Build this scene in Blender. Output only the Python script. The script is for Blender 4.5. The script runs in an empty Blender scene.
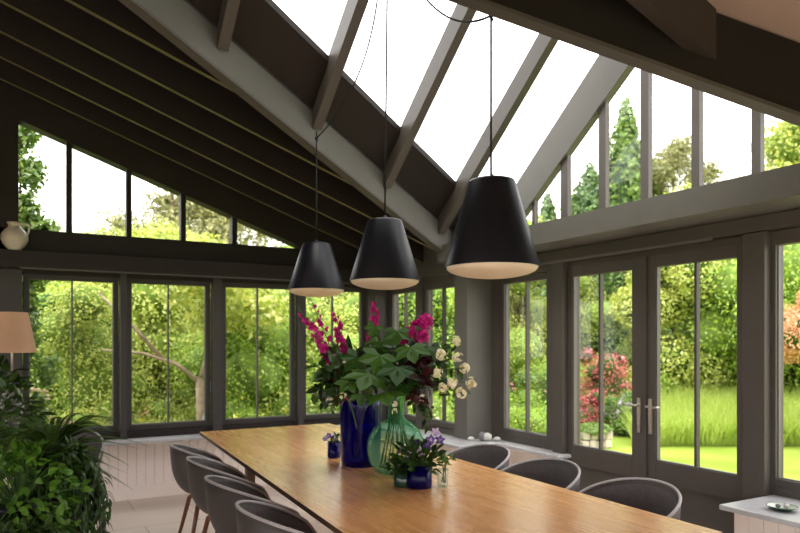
import bpy, math, random
import numpy as np
from mathutils import Vector, Matrix
random.seed(7); rng = np.random.default_rng(7)
col = bpy.context.scene.collection
R = math.radians
YAW = R(29.2); CC, SS = math.cos(YAW), math.sin(YAW)
CH = 1.55

# ------------------------------------------------------------------ helpers
class MB:
    def __init__(s): s.v = []; s.f = []; s.m = []; s.sm = []
    def add(s, vs, fs, mi=0, smooth=False):
        o = len(s.v); s.v.extend([tuple(map(float, p)) for p in vs])
        for f in fs: s.f.append(tuple(i + o for i in f)); s.m.append(mi); s.sm.append(smooth)
        return s
    def box(s, x0, x1, y0, y1, z0, z1, mi=0):
        vs = [(x, y, z) for x in (x0, x1) for y in (y0, y1) for z in (z0, z1)]
        return s.add(vs, [(0,1,3,2),(4,6,7,5),(0,4,5,1),(2,3,7,6),(0,2,6,4),(1,5,7,3)], mi)
    def prism(s, poly, vec, mi=0):
        n = len(poly); v = Vector(vec)
        vs = [Vector(p) for p in poly] + [Vector(p) + v for p in poly]
        fs = [tuple(range(n))[::-1], tuple(range(n, 2*n))] + [(i, (i+1) % n, (i+1) % n + n, i + n) for i in range(n)]
        return s.add(vs, fs, mi)
    def tube(s, pts, rad, n=8, mi=0, cap=True):
        pts = [Vector(p) for p in pts]; k = len(pts)
        if not hasattr(rad, '__len__'): rad = [rad] * k
        vs = []; prev = None
        for i, p in enumerate(pts):
            t = (pts[min(i+1, k-1)] - pts[max(i-1, 0)]).normalized()
            if prev is None: a = t.orthogonal().normalized()
            else:
                a = prev - t * prev.dot(t)
                a = a.normalized() if a.length > 1e-6 else t.orthogonal().normalized()
            prev = a; b = t.cross(a)
            for j in range(n):
                q = 2*math.pi*j/n; vs.append(p + (a*math.cos(q) + b*math.sin(q))*rad[i])
        fs = [(i*n+j, i*n+(j+1) % n, (i+1)*n+(j+1) % n, (i+1)*n+j) for i in range(k-1) for j in range(n)]
        if cap: fs += [tuple(range(n))[::-1], tuple(range((k-1)*n, k*n))]
        return s.add(vs, fs, mi, True)
    def lathe(s, prof, n=32, c=(0,0,0), mi=0, mod=None):
        vs = []; k = len(prof)
        for i, (r, z) in enumerate(prof):
            for j in range(n):
                q = 2*math.pi*j/n; rr = r * (mod(q, i) if mod else 1)
                vs.append((c[0]+rr*math.cos(q), c[1]+rr*math.sin(q), c[2]+z))
        fs = [(i*n+j, i*n+(j+1) % n, (i+1)*n+(j+1) % n, (i+1)*n+j) for i in range(k-1) for j in range(n)]
        return s.add(vs, fs, mi, True)
    def ball(s, c, r, n=10, m=6, mi=0):
        if not hasattr(r, '__len__'): r = (r, r, r)
        vs = [(c[0], c[1], c[2]-r[2])]
        for i in range(1, m):
            a = -math.pi/2 + math.pi*i/m
            for j in range(n):
                q = 2*math.pi*j/n
                vs.append((c[0]+r[0]*math.cos(a)*math.cos(q), c[1]+r[1]*math.cos(a)*math.sin(q), c[2]+r[2]*math.sin(a)))
        vs.append((c[0], c[1], c[2]+r[2])); L = len(vs)-1
        fs = [(0, 1+(j+1) % n, 1+j) for j in range(n)]
        for i in range(m-2):
            for j in range(n): fs.append((1+i*n+j, 1+i*n+(j+1) % n, 1+(i+1)*n+(j+1) % n, 1+(i+1)*n+j))
        fs += [(L, 1+(m-2)*n+j, 1+(m-2)*n+(j+1) % n) for j in range(n)]
        return s.add(vs, fs, mi, True)
    def leaf(s, o, d, nrm, L, W, mi=0, lobes=0, droop=.25):
        o = Vector(o); d = Vector(d).normalized(); nrm = Vector(nrm)
        nrm = (nrm - d*nrm.dot(d))
        nrm = nrm.normalized() if nrm.length > 1e-5 else d.orthogonal().normalized()
        sd = d.cross(nrm)
        if lobes:
            vs = [o + d*L*.18]; n = lobes*4; fs = []
            for i in range(n+1):
                a = -2.5 + 5.0*i/n; ph = (i % 4)/4
                rr = L*(.5 if i % 4 == 0 else (.8 if i % 4 in (1, 3) else 1.0)) * (1-.18*abs(a)/2.5)
                if i % 4 == 0: rr *= 1.25
                x = math.cos(a)*rr*.72; y = math.sin(a)*rr*.72*W/L*1.5
                vs.append(o + d*(L*.2 + x) + sd*y - nrm*(droop*rr*rr/L))
            fs = [(0, i+1, i+2) for i in range(n)]
            return s.add(vs, fs, mi, False)
        vs = [o, o+d*L*.3+sd*W*.42+nrm*W*.1, o+d*L*.65+sd*W*.4-nrm*L*droop*.35+nrm*W*.06, o+d*L-nrm*L*droop,
              o+d*L*.65-sd*W*.4-nrm*L*droop*.35+nrm*W*.06, o+d*L*.3-sd*W*.42+nrm*W*.1, o+d*L*.33, o+d*L*.67-nrm*L*droop*.38]
        return s.add(vs, [(0,6,1),(1,6,7,2),(2,7,3),(0,5,6),(5,4,7,6),(4,3,7)], mi, False)
    def build(s, name, mats, parent=None, **props):
        me = bpy.data.meshes.new(name); me.from_pydata(s.v, [], s.f)
        if not isinstance(mats, (list, tuple)): mats = [mats]
        for m in mats: me.materials.append(m)
        me.polygons.foreach_set('material_index', s.m); me.polygons.foreach_set('use_smooth', s.sm)
        me.update(); ob = bpy.data.objects.new(name, me); col.objects.link(ob)
        if parent is not None:
            ob.parent = parent
            ob.matrix_parent_inverse = Matrix.Translation(-parent.location) if getattr(parent, 'location', None) is not None and s_world else Matrix.Identity(4)
        for k, v in props.items(): ob[k] = v
        return ob
s_world = False   # meshes of parts are given in their parent's own frame

def tag(o, label, cat, group=None, kind=None):
    o['label'] = label; o['category'] = cat
    if group: o['group'] = group
    if kind: o['kind'] = kind
    return o
def struct(o): o['kind'] = 'structure'; return o
def empty(name, loc=(0,0,0), rz=0):
    o = bpy.data.objects.new(name, None); o.location = loc; o.rotation_euler = (0, 0, rz); o.empty_display_size = .1
    col.objects.link(o); return o
def copy_tree(o, parent=None):
    c = o.copy(); col.objects.link(c)
    if parent is not None: c.parent = parent
    for ch in [q for q in bpy.data.objects if q.parent == o]: copy_tree(ch, c)
    return c
def bevel(o, w=.004, seg=2):
    m = o.modifiers.new('bevel', 'BEVEL'); m.width = w; m.segments = seg; m.limit_method = 'ANGLE'; return o
def ground_at(b, d):      # a spot on the ground: sideways ratio b, distance ahead d
    sd = b*d; return sd*CC + d*SS, -sd*SS + d*CC
def G(px, d): return ground_at((px-400)/676, d)
def P(px, py, d):
    x, y = G(px, d); return Vector((x, y, CH + (342-py)*d/676))

# ------------------------------------------------------------------ materials
def nt(name):
    m = bpy.data.materials.new(name); m.use_nodes = True; t = m.node_tree
    return m, t, t.nodes['Principled BSDF'], t.nodes['Material Output']
def mat(name, c, rough=.5, spec=.5, metal=0, noise=.06, nscale=6, bump=0, coat=0, sheen=0, trans=0, ior=1.45, emit=0):
    m, t, b, o = nt(name); N = t.nodes; L = t.links
    b.inputs['Roughness'].default_value = rough; b.inputs['Metallic'].default_value = metal
    b.inputs['Specular IOR Level'].default_value = spec; b.inputs['IOR'].default_value = ior
    b.inputs['Coat Weight'].default_value = coat; b.inputs['Sheen Weight'].default_value = sheen
    b.inputs['Transmission Weight'].default_value = trans
    tc = N.new('ShaderNodeTexCoord'); nz = N.new('ShaderNodeTexNoise'); nz.inputs['Scale'].default_value = nscale; nz.inputs['Detail'].default_value = 4
    L.new(tc.outputs['Object'], nz.inputs['Vector'])
    rp = N.new('ShaderNodeValToRGB'); e = rp.color_ramp.elements
    e[0].position = .3; e[1].position = .7
    e[0].color = tuple(max(0, x*(1-noise)) for x in c) + (1,); e[1].color = tuple(min(1, x*(1+noise)) for x in c) + (1,)
    L.new(nz.outputs['Fac'], rp.inputs['Fac']); L.new(rp.outputs['Color'], b.inputs['Base Color'])
    if bump:
        bp = N.new('ShaderNodeBump'); bp.inputs['Strength'].default_value = bump; bp.inputs['Distance'].default_value = .01
        n2 = N.new('ShaderNodeTexNoise'); n2.inputs['Scale'].default_value = nscale*12; L.new(tc.outputs['Object'], n2.inputs['Vector'])
        L.new(n2.outputs['Fac'], bp.inputs['Height']); L.new(bp.outputs['Normal'], b.inputs['Normal'])
    if emit: b.inputs['Emission Color'].default_value = tuple(c)+(1,); b.inputs['Emission Strength'].default_value = emit
    return m
def leafmat(name, a, c2, tr=.35, gloss=.08, mid=None):
    m, t, b, o = nt(name); N = t.nodes; L = t.links; N.remove(b)
    g = N.new('ShaderNodeNewGeometry'); rp = N.new('ShaderNodeValToRGB'); e = rp.color_ramp.elements
    e[0].color = tuple(a)+(1,); e[1].color = tuple(c2)+(1,)
    if mid: q = e.new(.5); q.color = tuple(mid)+(1,)
    L.new(g.outputs['Random Per Island'], rp.inputs['Fac'])
    d = N.new('ShaderNodeBsdfDiffuse'); tl = N.new('ShaderNodeBsdfTranslucent'); gl = N.new('ShaderNodeBsdfGlossy')
    gl.inputs['Roughness'].default_value = .35
    L.new(rp.outputs['Color'], d.inputs['Color']); L.new(rp.outputs['Color'], tl.inputs['Color'])
    m1 = N.new('ShaderNodeMixShader'); m1.inputs[0].default_value = tr
    L.new(d.outputs[0], m1.inputs[1]); L.new(tl.outputs[0], m1.inputs[2])
    m2 = N.new('ShaderNodeMixShader'); m2.inputs[0].default_value = gloss
    L.new(m1.outputs[0], m2.inputs[1]); L.new(gl.outputs[0], m2.inputs[2]); L.new(m2.outputs[0], o.inputs['Surface'])
    return m
def glassmat(name, tint=(1,1,1), refl=1.0):
    m, t, b, o = nt(name); N = t.nodes; L = t.links; N.remove(b)
    tr = N.new('ShaderNodeBsdfTransparent'); tr.inputs[0].default_value = tuple(tint)+(1,)
    gl = N.new('ShaderNodeBsdfGlossy'); gl.inputs['Roughness'].default_value = .02
    fr = N.new('ShaderNodeFresnel'); fr.inputs[0].default_value = 1.45
    mu = N.new('ShaderNodeMath'); mu.operation = 'MULTIPLY'; mu.inputs[1].default_value = refl; L.new(fr.outputs[0], mu.inputs[0])
    mx = N.new('ShaderNodeMixShader'); L.new(mu.outputs[0], mx.inputs[0]); L.new(tr.outputs[0], mx.inputs[1]); L.new(gl.outputs[0], mx.inputs[2])
    L.new(mx.outputs[0], o.inputs['Surface']); return m
def woodmat(name, a, c2, rough=.3, axis='Y', scale=1.0, coat=.2):
    m, t, b, o = nt(name); N = t.nodes; L = t.links
    tc = N.new('ShaderNodeTexCoord'); mp = N.new('ShaderNodeMapping')
    sc = {'Y': (9, .55, 9), 'X': (.55, 9, 9), 'Z': (9, 9, .55)}[axis]; mp.inputs['Scale'].default_value = tuple(q*scale for q in sc)
    L.new(tc.outputs['Object'], mp.inputs[0])
    n1 = N.new('ShaderNodeTexNoise'); n1.inputs['Scale'].default_value = 1.6; n1.inputs['Detail'].default_value = 8; n1.inputs['Roughness'].default_value = .65; n1.inputs['Distortion'].default_value = .6
    L.new(mp.outputs[0], n1.inputs['Vector'])
    rp = N.new('ShaderNodeValToRGB'); e = rp.color_ramp.elements; e[0].position = .3; e[1].position = .7
    e[0].color = tuple(a)+(1,); e[1].color = tuple(c2)+(1,)
    L.new(n1.outputs['Fac'], rp.inputs['Fac']); L.new(rp.outputs['Color'], b.inputs['Base Color'])
    mr = N.new('ShaderNodeMapRange'); mr.inputs[3].default_value = rough*.8; mr.inputs[4].default_value = rough*1.3
    L.new(n1.outputs['Fac'], mr.inputs[0]); L.new(mr.outputs[0], b.inputs['Roughness'])
    bp = N.new('ShaderNodeBump'); bp.inputs['Strength'].default_value = .08; bp.inputs['Distance'].default_value = .004
    L.new(n1.outputs['Fac'], bp.inputs['Height']); L.new(bp.outputs['Normal'], b.inputs['Normal'])
    b.inputs['Coat Weight'].default_value = coat; b.inputs['Coat Roughness'].default_value = .2
    return m

M = {}
M['paint'] = mat('grey_brown_paint', (.099,.086,.076), .45, noise=.05)
M['paint_dark'] = mat('dark_brown_paint', (.022,.015,.012), .6, noise=.08)
M['paint_grey'] = mat('sage_grey_paint', (.135,.128,.114), .5, noise=.04)
M['paint_mid'] = mat('brown_paint', (.052,.040,.032), .5, noise=.05)
M['paint_back'] = mat('shaded_frame_paint', (.060,.052,.049), .5, noise=.05)  # frame paint darkened to carry the shade on the back wall
M['edge'] = mat('pale_glazing_bead', (.15,.14,.125), .4)
M['board_dark'] = mat('dark_ceiling_boards', (.014,.009,.006), .7, noise=.12)
M['rafter_edge'] = mat('lit_rafter_underside', (.15,.135,.06), .5)  # rafter undersides only: the greenish light on them is put into the colour
M['plaster'] = mat('blush_plaster', (.44,.32,.27), .85, noise=.03)
M['bead'] = mat('blush_white_boarding', (.90,.81,.75), .5, noise=.02)
M['sill'] = mat('pale_slate_sill', (.55,.55,.57), .28, noise=.06, nscale=12)
M['glass'] = glassmat('window_glass', (.98,.98,.98), .05)
M['roofglass'] = glassmat('roof_glass', (.97,.98,.98), .15)
M['black'] = mat('matt_navy_black_enamel', (.007,.0075,.012), .36, noise=.1, spec=.45)
M['opal'] = mat('cream_opal_diffuser', (.80,.68,.56), .5, noise=.03)
M['cord'] = mat('black_fabric_cord', (.015,.014,.014), .7)
M['metal'] = mat('satin_steel', (.62,.58,.54), .28, metal=1)
M['shell'] = mat('warm_grey_shell', (.088,.076,.072), .5, noise=.05)
M['pad'] = mat('charcoal_wool_pad', (.14,.125,.128), .9, noise=.15, nscale=60, bump=.3)
M['piping'] = mat('pale_grey_rim', (.42,.39,.39), .5)
M['walnut'] = woodmat('reddish_walnut', (.10,.030,.012), (.20,.065,.028), .35, 'Z', 2)
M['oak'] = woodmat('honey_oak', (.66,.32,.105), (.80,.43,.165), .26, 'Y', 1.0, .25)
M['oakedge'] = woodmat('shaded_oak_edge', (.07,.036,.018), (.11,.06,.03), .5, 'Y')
M['pine'] = woodmat('weathered_teak', (.42,.30,.20), (.62,.48,.34), .6, 'Z')
M['porcelain'] = mat('cream_stoneware', (.60,.54,.45), .35, noise=.05)
M['shade'] = mat('peach_pleated_linen', (.66,.42,.28), .9, noise=.04)
M['clay'] = mat('terracotta', (.35,.16,.09), .8, noise=.1)
M['soil'] = mat('potting_soil', (.03,.02,.014), .95, noise=.3, nscale=30)
M['stone'] = mat('pale_garden_stone', (.50,.44,.38), .85, noise=.25, nscale=5, bump=.4)
M['pebble'] = mat('pale_pebble', (.62,.60,.58), .6, noise=.15, nscale=20)
M['darkpebble'] = mat('grey_pebble', (.22,.22,.23), .6, noise=.2, nscale=20)
M['dishgreen'] = mat('dark_green_glaze', (.02,.06,.035), .15, coat=.5)
M['dishpale'] = mat('pale_green_glaze', (.45,.52,.42), .2)
M['bark'] = mat('pale_bark', (.42,.33,.24), .9, noise=.3, nscale=8, bump=.5)
M['barkdark'] = mat('brown_bark', (.10,.07,.05), .9, noise=.3, nscale=8, bump=.5)
M['stem'] = mat('green_stem', (.07,.13,.035), .6)
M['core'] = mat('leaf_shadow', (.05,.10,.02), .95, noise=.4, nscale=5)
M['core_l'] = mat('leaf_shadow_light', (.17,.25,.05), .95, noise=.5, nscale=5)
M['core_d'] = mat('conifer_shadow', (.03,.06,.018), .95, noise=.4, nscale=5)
# glassware
def vasemat(name, c, rough=.03, mixd=.35, tc_=(1,1,1)):
    m, t, b, o = nt(name); N = t.nodes; L = t.links
    b.inputs['Base Color'].default_value = tuple(c)+(1,); b.inputs['Roughness'].default_value = rough; b.inputs['Coat Weight'].default_value = .25
    tr = N.new('ShaderNodeBsdfTransparent'); tr.inputs[0].default_value = tuple(tc_)+(1,)
    mx = N.new('ShaderNodeMixShader'); lw = N.new('ShaderNodeLayerWeight'); lw.inputs[0].default_value = .35
    mr = N.new('ShaderNodeMapRange'); mr.inputs[3].default_value = mixd; mr.inputs[4].default_value = mixd + .55; L.new(lw.outputs['Facing'], mr.inputs[0])
    nz = N.new('ShaderNodeTexNoise'); nz.inputs['Scale'].default_value = 14
    bp = N.new('ShaderNodeBump'); bp.inputs['Strength'].default_value = .15; bp.inputs['Distance'].default_value = .01
    L.new(nz.outputs['Fac'], bp.inputs['Height']); L.new(bp.outputs['Normal'], b.inputs['Normal'])
    L.new(mr.outputs[0], mx.inputs[0]); L.new(tr.outputs[0], mx.inputs[1]); L.new(b.outputs[0], mx.inputs[2]); L.new(mx.outputs[0], o.inputs['Surface'])
    return m
M['cobalt'] = vasemat('cobalt_glass', (.003,.001,.10), .05, .35, (.13,.07,.85))
M['greenglass'] = vasemat('green_bottle_glass', (.06,.36,.15), .03, .02, (.90,.985,.93))
M['clearglass'] = vasemat('clear_glass', (.75,.80,.74), .03, .05, (.95,.97,.95))
# foliage
M['l_bright'] = leafmat('bright_leaves', (.16,.30,.02), (.56,.70,.10), .4, mid=(.33,.50,.05))
M['l_yellow'] = leafmat('yellow_green_leaves', (.30,.38,.05), (.78,.78,.22), .4, mid=(.52,.60,.13))
M['l_mid'] = leafmat('mid_green_leaves', (.06,.15,.02), (.32,.46,.08), .35)
M['l_olive'] = leafmat('olive_leaves', (.14,.17,.05), (.48,.46,.18), .35)
M['l_conifer'] = leafmat('conifer_sprays', (.04,.10,.03), (.20,.33,.08), .25)
M['l_dark'] = leafmat('dark_leaves', (.015,.045,.012), (.07,.16,.03), .2)
M['l_house'] = leafmat('houseplant_leaves', (.010,.030,.004), (.055,.12,.014), .25, .05)
M['l_fern'] = leafmat('fern_fronds', (.03,.07,.008), (.11,.19,.03), .3, .03)
M['l_fresh'] = leafmat('fresh_green_leaves', (.04,.12,.012), (.16,.32,.04), .35, .03)
M['l_broad'] = leafmat('broad_green_leaves', (.03,.09,.010), (.10,.22,.03), .3, .03)
M['l_maroon'] = leafmat('maroon_leaves', (.012,.002,.003), (.055,.006,.008), .2, .02)
M['l_red'] = leafmat('rose_red_leaves', (.38,.05,.06), (.78,.22,.22), .35)
M['l_orange'] = leafmat('salmon_leaves', (.70,.30,.14), (.92,.60,.34), .4)
M['p_magenta'] = leafmat('magenta_petals', (.40,.006,.16), (.82,.05,.42), .35, .03)
M['p_cream'] = leafmat('cream_petals', (.86,.78,.52), (.97,.95,.82), .35, .03)
M['p_pink'] = leafmat('pink_petals', (.80,.25,.32), (.95,.48,.52), .35)
M['p_violet'] = leafmat('violet_petals', (.035,.01,.18), (.15,.06,.42), .3)
M['p_lilac'] = leafmat('lilac_petals', (.50,.36,.66), (.75,.60,.85), .3)
M['p_yellow'] = leafmat('yellow_petals', (.80,.70,.05), (.95,.90,.20), .35)
M['grass'] = leafmat('meadow_grass', (.30,.44,.06), (.62,.70,.20), .45, .03)

# lawn and floor
def lawnmat():
    m, t, b, o = nt('mown_lawn'); N = t.nodes; L = t.links
    tc = N.new('ShaderNodeTexCoord'); n1 = N.new('ShaderNodeTexNoise'); n1.inputs['Scale'].default_value = .9; n1.inputs['Detail'].default_value = 12
    L.new(tc.outputs['Object'], n1.inputs['Vector'])
    rp = N.new('ShaderNodeValToRGB'); e = rp.color_ramp.elements; e[0].position = .35; e[1].position = .65
    e[0].color = (.20,.29,.04,1); e[1].color = (.29,.37,.07,1)
    L.new(n1.outputs['Fac'], rp.inputs['Fac']); L.new(rp.outputs['Color'], b.inputs['Base Color']); b.inputs['Roughness'].default_value = .95; b.inputs['Specular IOR Level'].default_value = .1
    return m
def floormat():
    m, t, b, o = nt('stone_floor_tiles'); N = t.nodes; L = t.links
    tc = N.new('ShaderNodeTexCoord'); br = N.new('ShaderNodeTexBrick'); br.inputs['Scale'].default_value = 1.0
    br.inputs['Brick Width'].default_value = .9; br.inputs['Row Height'].default_value = .6; br.inputs['Mortar Size'].default_value = .006
    br.inputs['Color1'].default_value = (.76,.66,.58,1); br.inputs['Color2'].default_value = (.80,.70,.62,1); br.inputs['Mortar'].default_value = (.55,.46,.40,1)
    L.new(tc.outputs['Object'], br.inputs['Vector']); L.new(br.outputs['Color'], b.inputs['Base Color']); b.inputs['Roughness'].default_value = .55
    return m
M['lawn'] = lawnmat(); M['floor'] = floormat()

# ------------------------------------------------------------------ roof geometry
def rz(X): return 3.78 - .36*X          # underside of the main roof's rafters
def cz(X): return 4.03 - .36*X          # its ceiling
def v1(X): return 3.985 + .456*X        # far valley in plan
def v2(X): return 3.461 - .48*X         # near valley in plan
RY = 3.72                               # ridge of the glazed cross gable
def gz(Y): return 7.25 - .79*Y if Y >= RY else 7.25 - .79*(2*RY - Y)
BX, CX, AY = 4.10, 3.80, 7.20           # planes: door wall, corner bay wall, back wall
XL, YF = -4.2, -2.6

fl = struct(MB().box(XL, 4.1, YF, 7.2, -.12, 0).build('floor', M['floor']))

# ---- ceiling: boarded far slope, plastered near slope and everything left of the ridge
ce = MB()
def slab(pts, mi, th=.12): ce.prism(pts, (0, 0, th), mi)
XR = -.9
slab([(XR, v1(-.56), cz(XR)), (-.56, v1(-.56), cz(-.56)), (4.2, v1(4.2), cz(4.2)), (4.2, 7.4, cz(4.2)), (XR, 7.4, cz(XR))], 0)
nz_ = lambda X: 4.11 - .36*X
slab([(XR, YF, nz_(XR)), (4.2, YF, nz_(4.2)), (4.2, v2(4.2), nz_(4.2)), (-.56, v2(-.56), nz_(-.56)), (XR, v2(-.56), nz_(XR))], 1)
zl = cz(XR)
slab([(XR, YF, zl), (XR, 7.4, zl), (XL-.1, 7.4, zl-.36*(XR-XL+.1)), (XL-.1, YF, zl-.36*(XR-XL+.1))], 1)
ceil = struct(ce.build('ceiling', [M['board_dark'], M['plaster']]))
# rafters of the far slope
def rafter(Y, x0, x1, w=.045, up=0, cz=cz):
    m = MB()
    z = lambda X: rz(X) + up
    m.prism([(x0, Y-w/2, z(x0)), (x1, Y-w/2, z(x1)), (x1, Y-w/2, cz(x1)+.01), (x0, Y-w/2, cz(x0)+.01)], (0, w, 0))
    return m
for Y in (6.83, 6.30, 5.77, 5.24, 4.71, 4.20):
    xe = min(3.80, (Y-3.985)/.456 - .12)
    b = rafter(Y, XR, xe)
    b.m = [1 if i == 2 else 0 for i in range(len(b.m))]
    b.build('rafter', [M['paint_dark'], M['rafter_edge']], ceil)
for Y in (2.062, .98, -.1, -1.2):
    xe = min(3.80, (3.461-Y)/.48-.10)
    rafter(Y, XR, xe, .075, .095, nz_).build('rafter', M['paint_mid'], ceil)
MB().box(XR-.05, XR+.05, YF, 7.3, cz(XR)-.35, cz(XR)).build('ridge_beam', M['paint_dark'], ceil)
# valley beams
def valley(fn, sgn, face, name):
    m = MB(); d = Vector((1, .456 if sgn > 0 else -.48, 0)).normalized(); n = Vector((-d.y, d.x, 0))*sgn   # away from the gable
    x0, x1 = -.56, 3.95 if sgn > 0 else 4.2; th = .07
    a, b = Vector((x0, fn(x0), 0)), Vector((x1, fn(x1), 0))
    def q(p, z, k): w = p + n*k; return (w.x, w.y, z)
    top = .33
    m.prism([q(a, rz(x0)-.0, 0), q(b, rz(x1), 0), q(b, rz(x1)+top, 0), q(a, rz(x0)+top, 0)], tuple(n*th))
    return m
v = valley(v1, 1, None, 'v'); v.build('valley_beam', M['paint_grey'], ceil)
v = valley(v2, -1, None, 'v'); v.build('valley_beam', M['board_dark'], ceil)  # near beam coloured near-black for shade, against daylight from the front openings
# a pale square lip under each valley
for fn, s in ((v1, 1), (v2, -1)):
    m = MB(); x0, x1 = -.5, 3.9
    n = Vector((-.456, 1, 0)).normalized()*.085 if s > 0 else Vector((-.48, -1, 0)).normalized()*.085
    m.prism([(x0, fn(x0)-.004*s, rz(x0)-.02), (x1, fn(x1)-.004*s, rz(x1)-.02), (x1, fn(x1)-.004*s, rz(x1)+.0), (x0, fn(x0)-.004*s, rz(x0)+.0)], tuple(n))
    m.build('lip_board', M['paint'], ceil)

# ---- glazed cross gable roof: window_11 (far slope) and window_12 (near slope)
GX = 4.30
off = .31
def slope_frame(side):
    fn = v1 if side > 0 else v2
    k = 0.456 if side > 0 else -.48
    edge = lambda X: fn(X) - off*side
    x_top = (RY - (3.985 - off))/.456 if side > 0 else (3.461 + off - RY)/.48
    fr = MB()
    # margin board lying in the roof plane along the valley
    A = [(-.56, fn(-.56)), (GX+.1, fn(GX+.1)), (GX+.1, edge(GX+.1)), (x_top, RY), (-.56, RY)]
    fr.prism([(x, y, gz(y)-.05) for x, y in A], (0, 0, .05))
    root = struct(fr.build('window_11' if side > 0 else 'window_12', M['paint_dark']))
    bars = [1.165, 1.99, 2.80, 3.60]
    w = .075
    for bx in bars:
        m = MB(); y0 = fn(bx) - .02*side; 
        P4 = [(bx-w/2, y0, gz(y0)-.21), (bx-w/2, RY, gz(RY)-.21), (bx-w/2, RY, gz(RY)-.0), (bx-w/2, y0, gz(y0)-.0)]
        m.prism(P4, (w, 0, 0))
        m.build('glazing_rafter', M['paint'], root)
    xs = [x_top] + bars + [GX]
    for i in range(len(xs)-1):
        a, b = xs[i], xs[i+1]
        pts = [(a, edge(a)), (b, edge(b)), (b, RY), (a, RY)]
        if i == 0: pts = pts[1:3] + [(a, RY)]
        MB().prism([(x, y, gz(y)+.005) for x, y in pts], (0, 0, .008)).build('glass_pane', M['roofglass'], root)
    return root
slope_frame(1); slope_frame(-1)
struct(MB().box(-.5, GX+.1, RY-.05, RY+.05, gz(RY)-.28, gz(RY)+.04).build('trim_1', M['paint'])) ['label'] = 'ridge beam of the glazed gable'

# ---- gable wall above the doors
def rk(Y):
    Y = Y if Y >= RY else 2*RY - Y
    return 3.231 + .744*(4.56 - Y)
gw = MB()
for s in (1, -1):
    f = lambda Y: RY + (Y-RY)*s
    e = 5.62
    gw.prism([(GX-.06, f(e), rk(e)), (GX-.06, f(RY), rk(RY)), (GX-.06, f(RY), gz(RY)), (GX-.06, f(e), gz(e)+.0)], (.08, 0, 0))
gw.box(3.64, 4.36, YF, 5.75, 2.34, 2.51)
wall_r = struct(gw.build('wall_right', M['paint_grey']))
yb = [5.24, 5.01, 4.605, 4.147, 3.702, 3.241, 2.777, 2.30]
pan = [(5.24, 5.045), (5.006, 4.65), (4.56, 4.187), (4.107, 3.741), (3.663, 3.274), (3.208, 2.809), (2.745, 2.40), (2.34, 2.16)]
win = MB()
for i in range(len(pan)-1):
    a, b = pan[i][1], pan[i+1][0]
    win.prism([(GX-.03, a, 2.5), (GX-.03, b, 2.5), (GX-.03, b, rk(b)+.02), (GX-.03, a, rk(a)+.02)], (.045, 0, 0))
gwin = struct(win.build('window_9', M['paint']))
for a, b in pan:
    pts = [(a, 2.5), (b, 2.5), (b, rk(b)), (a, rk(a))]
    if a > RY > b: pts = [(a, 2.5), (b, 2.5), (b, rk(b)), (RY, rk(RY)), (a, rk(a))]
    MB().prism([(GX, y, z) for y, z in pts], (.006, 0, 0)).build('glass_pane', M['glass'], gwin)

# ---- fascia and header over doors
MB().box(4.0, 4.19, .2, 5.395, 2.24, 2.335).build('fascia_board', M['paint'], wall_r)
bevel(MB().box(4.062, 4.2, .2, 5.40, 2.175, 2.238).build('header_board', M['paint'], wall_r))
MB().box(3.985, 4.0, 2.9, 4.72, 2.225, 2.245).build('blind_rail', M['edge'], wall_r)
# posts
for a, b in ((4.33, 4.46), (2.545, 2.694)):
    bevel(MB().box(4.0, 4.2, a, b, 0, 2.235).build('post', M['paint'], wall_r))
# beyond frame to the right
MB().box(4.1, 4.2, YF, 1.35, 0, 2.34).build('plain_wall', M['bead'], wall_r)

def sash(name, axis, plane, a, b, z0, z1, fw=.05, mull=None, depth=.07, mats=None, bw=.016):
    """a window in plane axis=plane, glass from a to b along the wall"""
    m = MB(); e = MB()
    def bx(mb, u0, u1, p0, p1, q0, q1):
        if axis == 'x': mb.box(p0, p1, u0, u1, q0, q1)
        else: mb.box(u0, u1, p0, p1, q0, q1)
    p0, p1 = plane - depth/2, plane + depth/2
    bx(m, a-fw, a, p0, p1, z0-fw*1.2, z1+fw); bx(m, b, b+fw, p0, p1, z0-fw*1.2, z1+fw)
    bx(m, a, b, p0, p1, z0-fw*1.2, z0); bx(m, a, b, p0, p1, z1, z1+fw)
    root = struct(m.build(name, mats or M['paint'])); bevel(root, .003)
    t = .006
    bx(e, a, a+t, p0+.022, p1-.02, z0, z1); bx(e, b-t, b, p0+.022, p1-.02, z0, z1); bx(e, a, b, p0+.022, p1-.02, z0, z0+t)
    e.build('glazing_bead', M['edge'], root)
    us = [a] + ([mull] if mull else []) + [b]
    if mull:
        q = MB(); bx(q, mull-bw/2, mull+bw/2, plane-.02, plane+.02, z0, z1); q.build('glazing_bar', M['paint'], root)
    for i in range(len(us)-1):
        g = MB(); bx(g, us[i], us[i+1], plane+.003, plane+.009, z0, z1); g.build('glass_pane', M['glass'], root)
    return root
# corner bay wall (X = CX)
wc = MB()
wc.box(3.80, 3.92, 5.63, 7.2, 2.16, 2.235); wc.box(3.74, 3.92, 5.40, 7.2, 2.235, 2.34); wc.box(3.80, 3.95, 5.63, 7.3, 2.34, 2.75)
wc.box(3.78, 3.92, 6.28, 6.405, .6, 2.235)
wc.box(3.80, 3.92, 7.04, 7.2, .6, 2.235)
wc.box(3.80, 3.92, 5.63, 7.2, .60, .658)
wcs = struct(wc.build('wall_corner', M['paint']))
bevel(MB().box(3.765, 4.215, 5.408, 5.625, .59, 2.30).build('corner_pier', M['paint_grey'], wcs))
MB().box(3.80, 3.92, 5.42, 7.2, 0, .6).build('dado_board', M['bead'], wcs)
sash('window_5', 'x', 3.84, 6.459, 6.992, .725, 2.11, mull=6.729)
sash('window_6', 'x', 3.84, 5.665, 6.225, .725, 2.11, mull=5.926)
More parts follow.
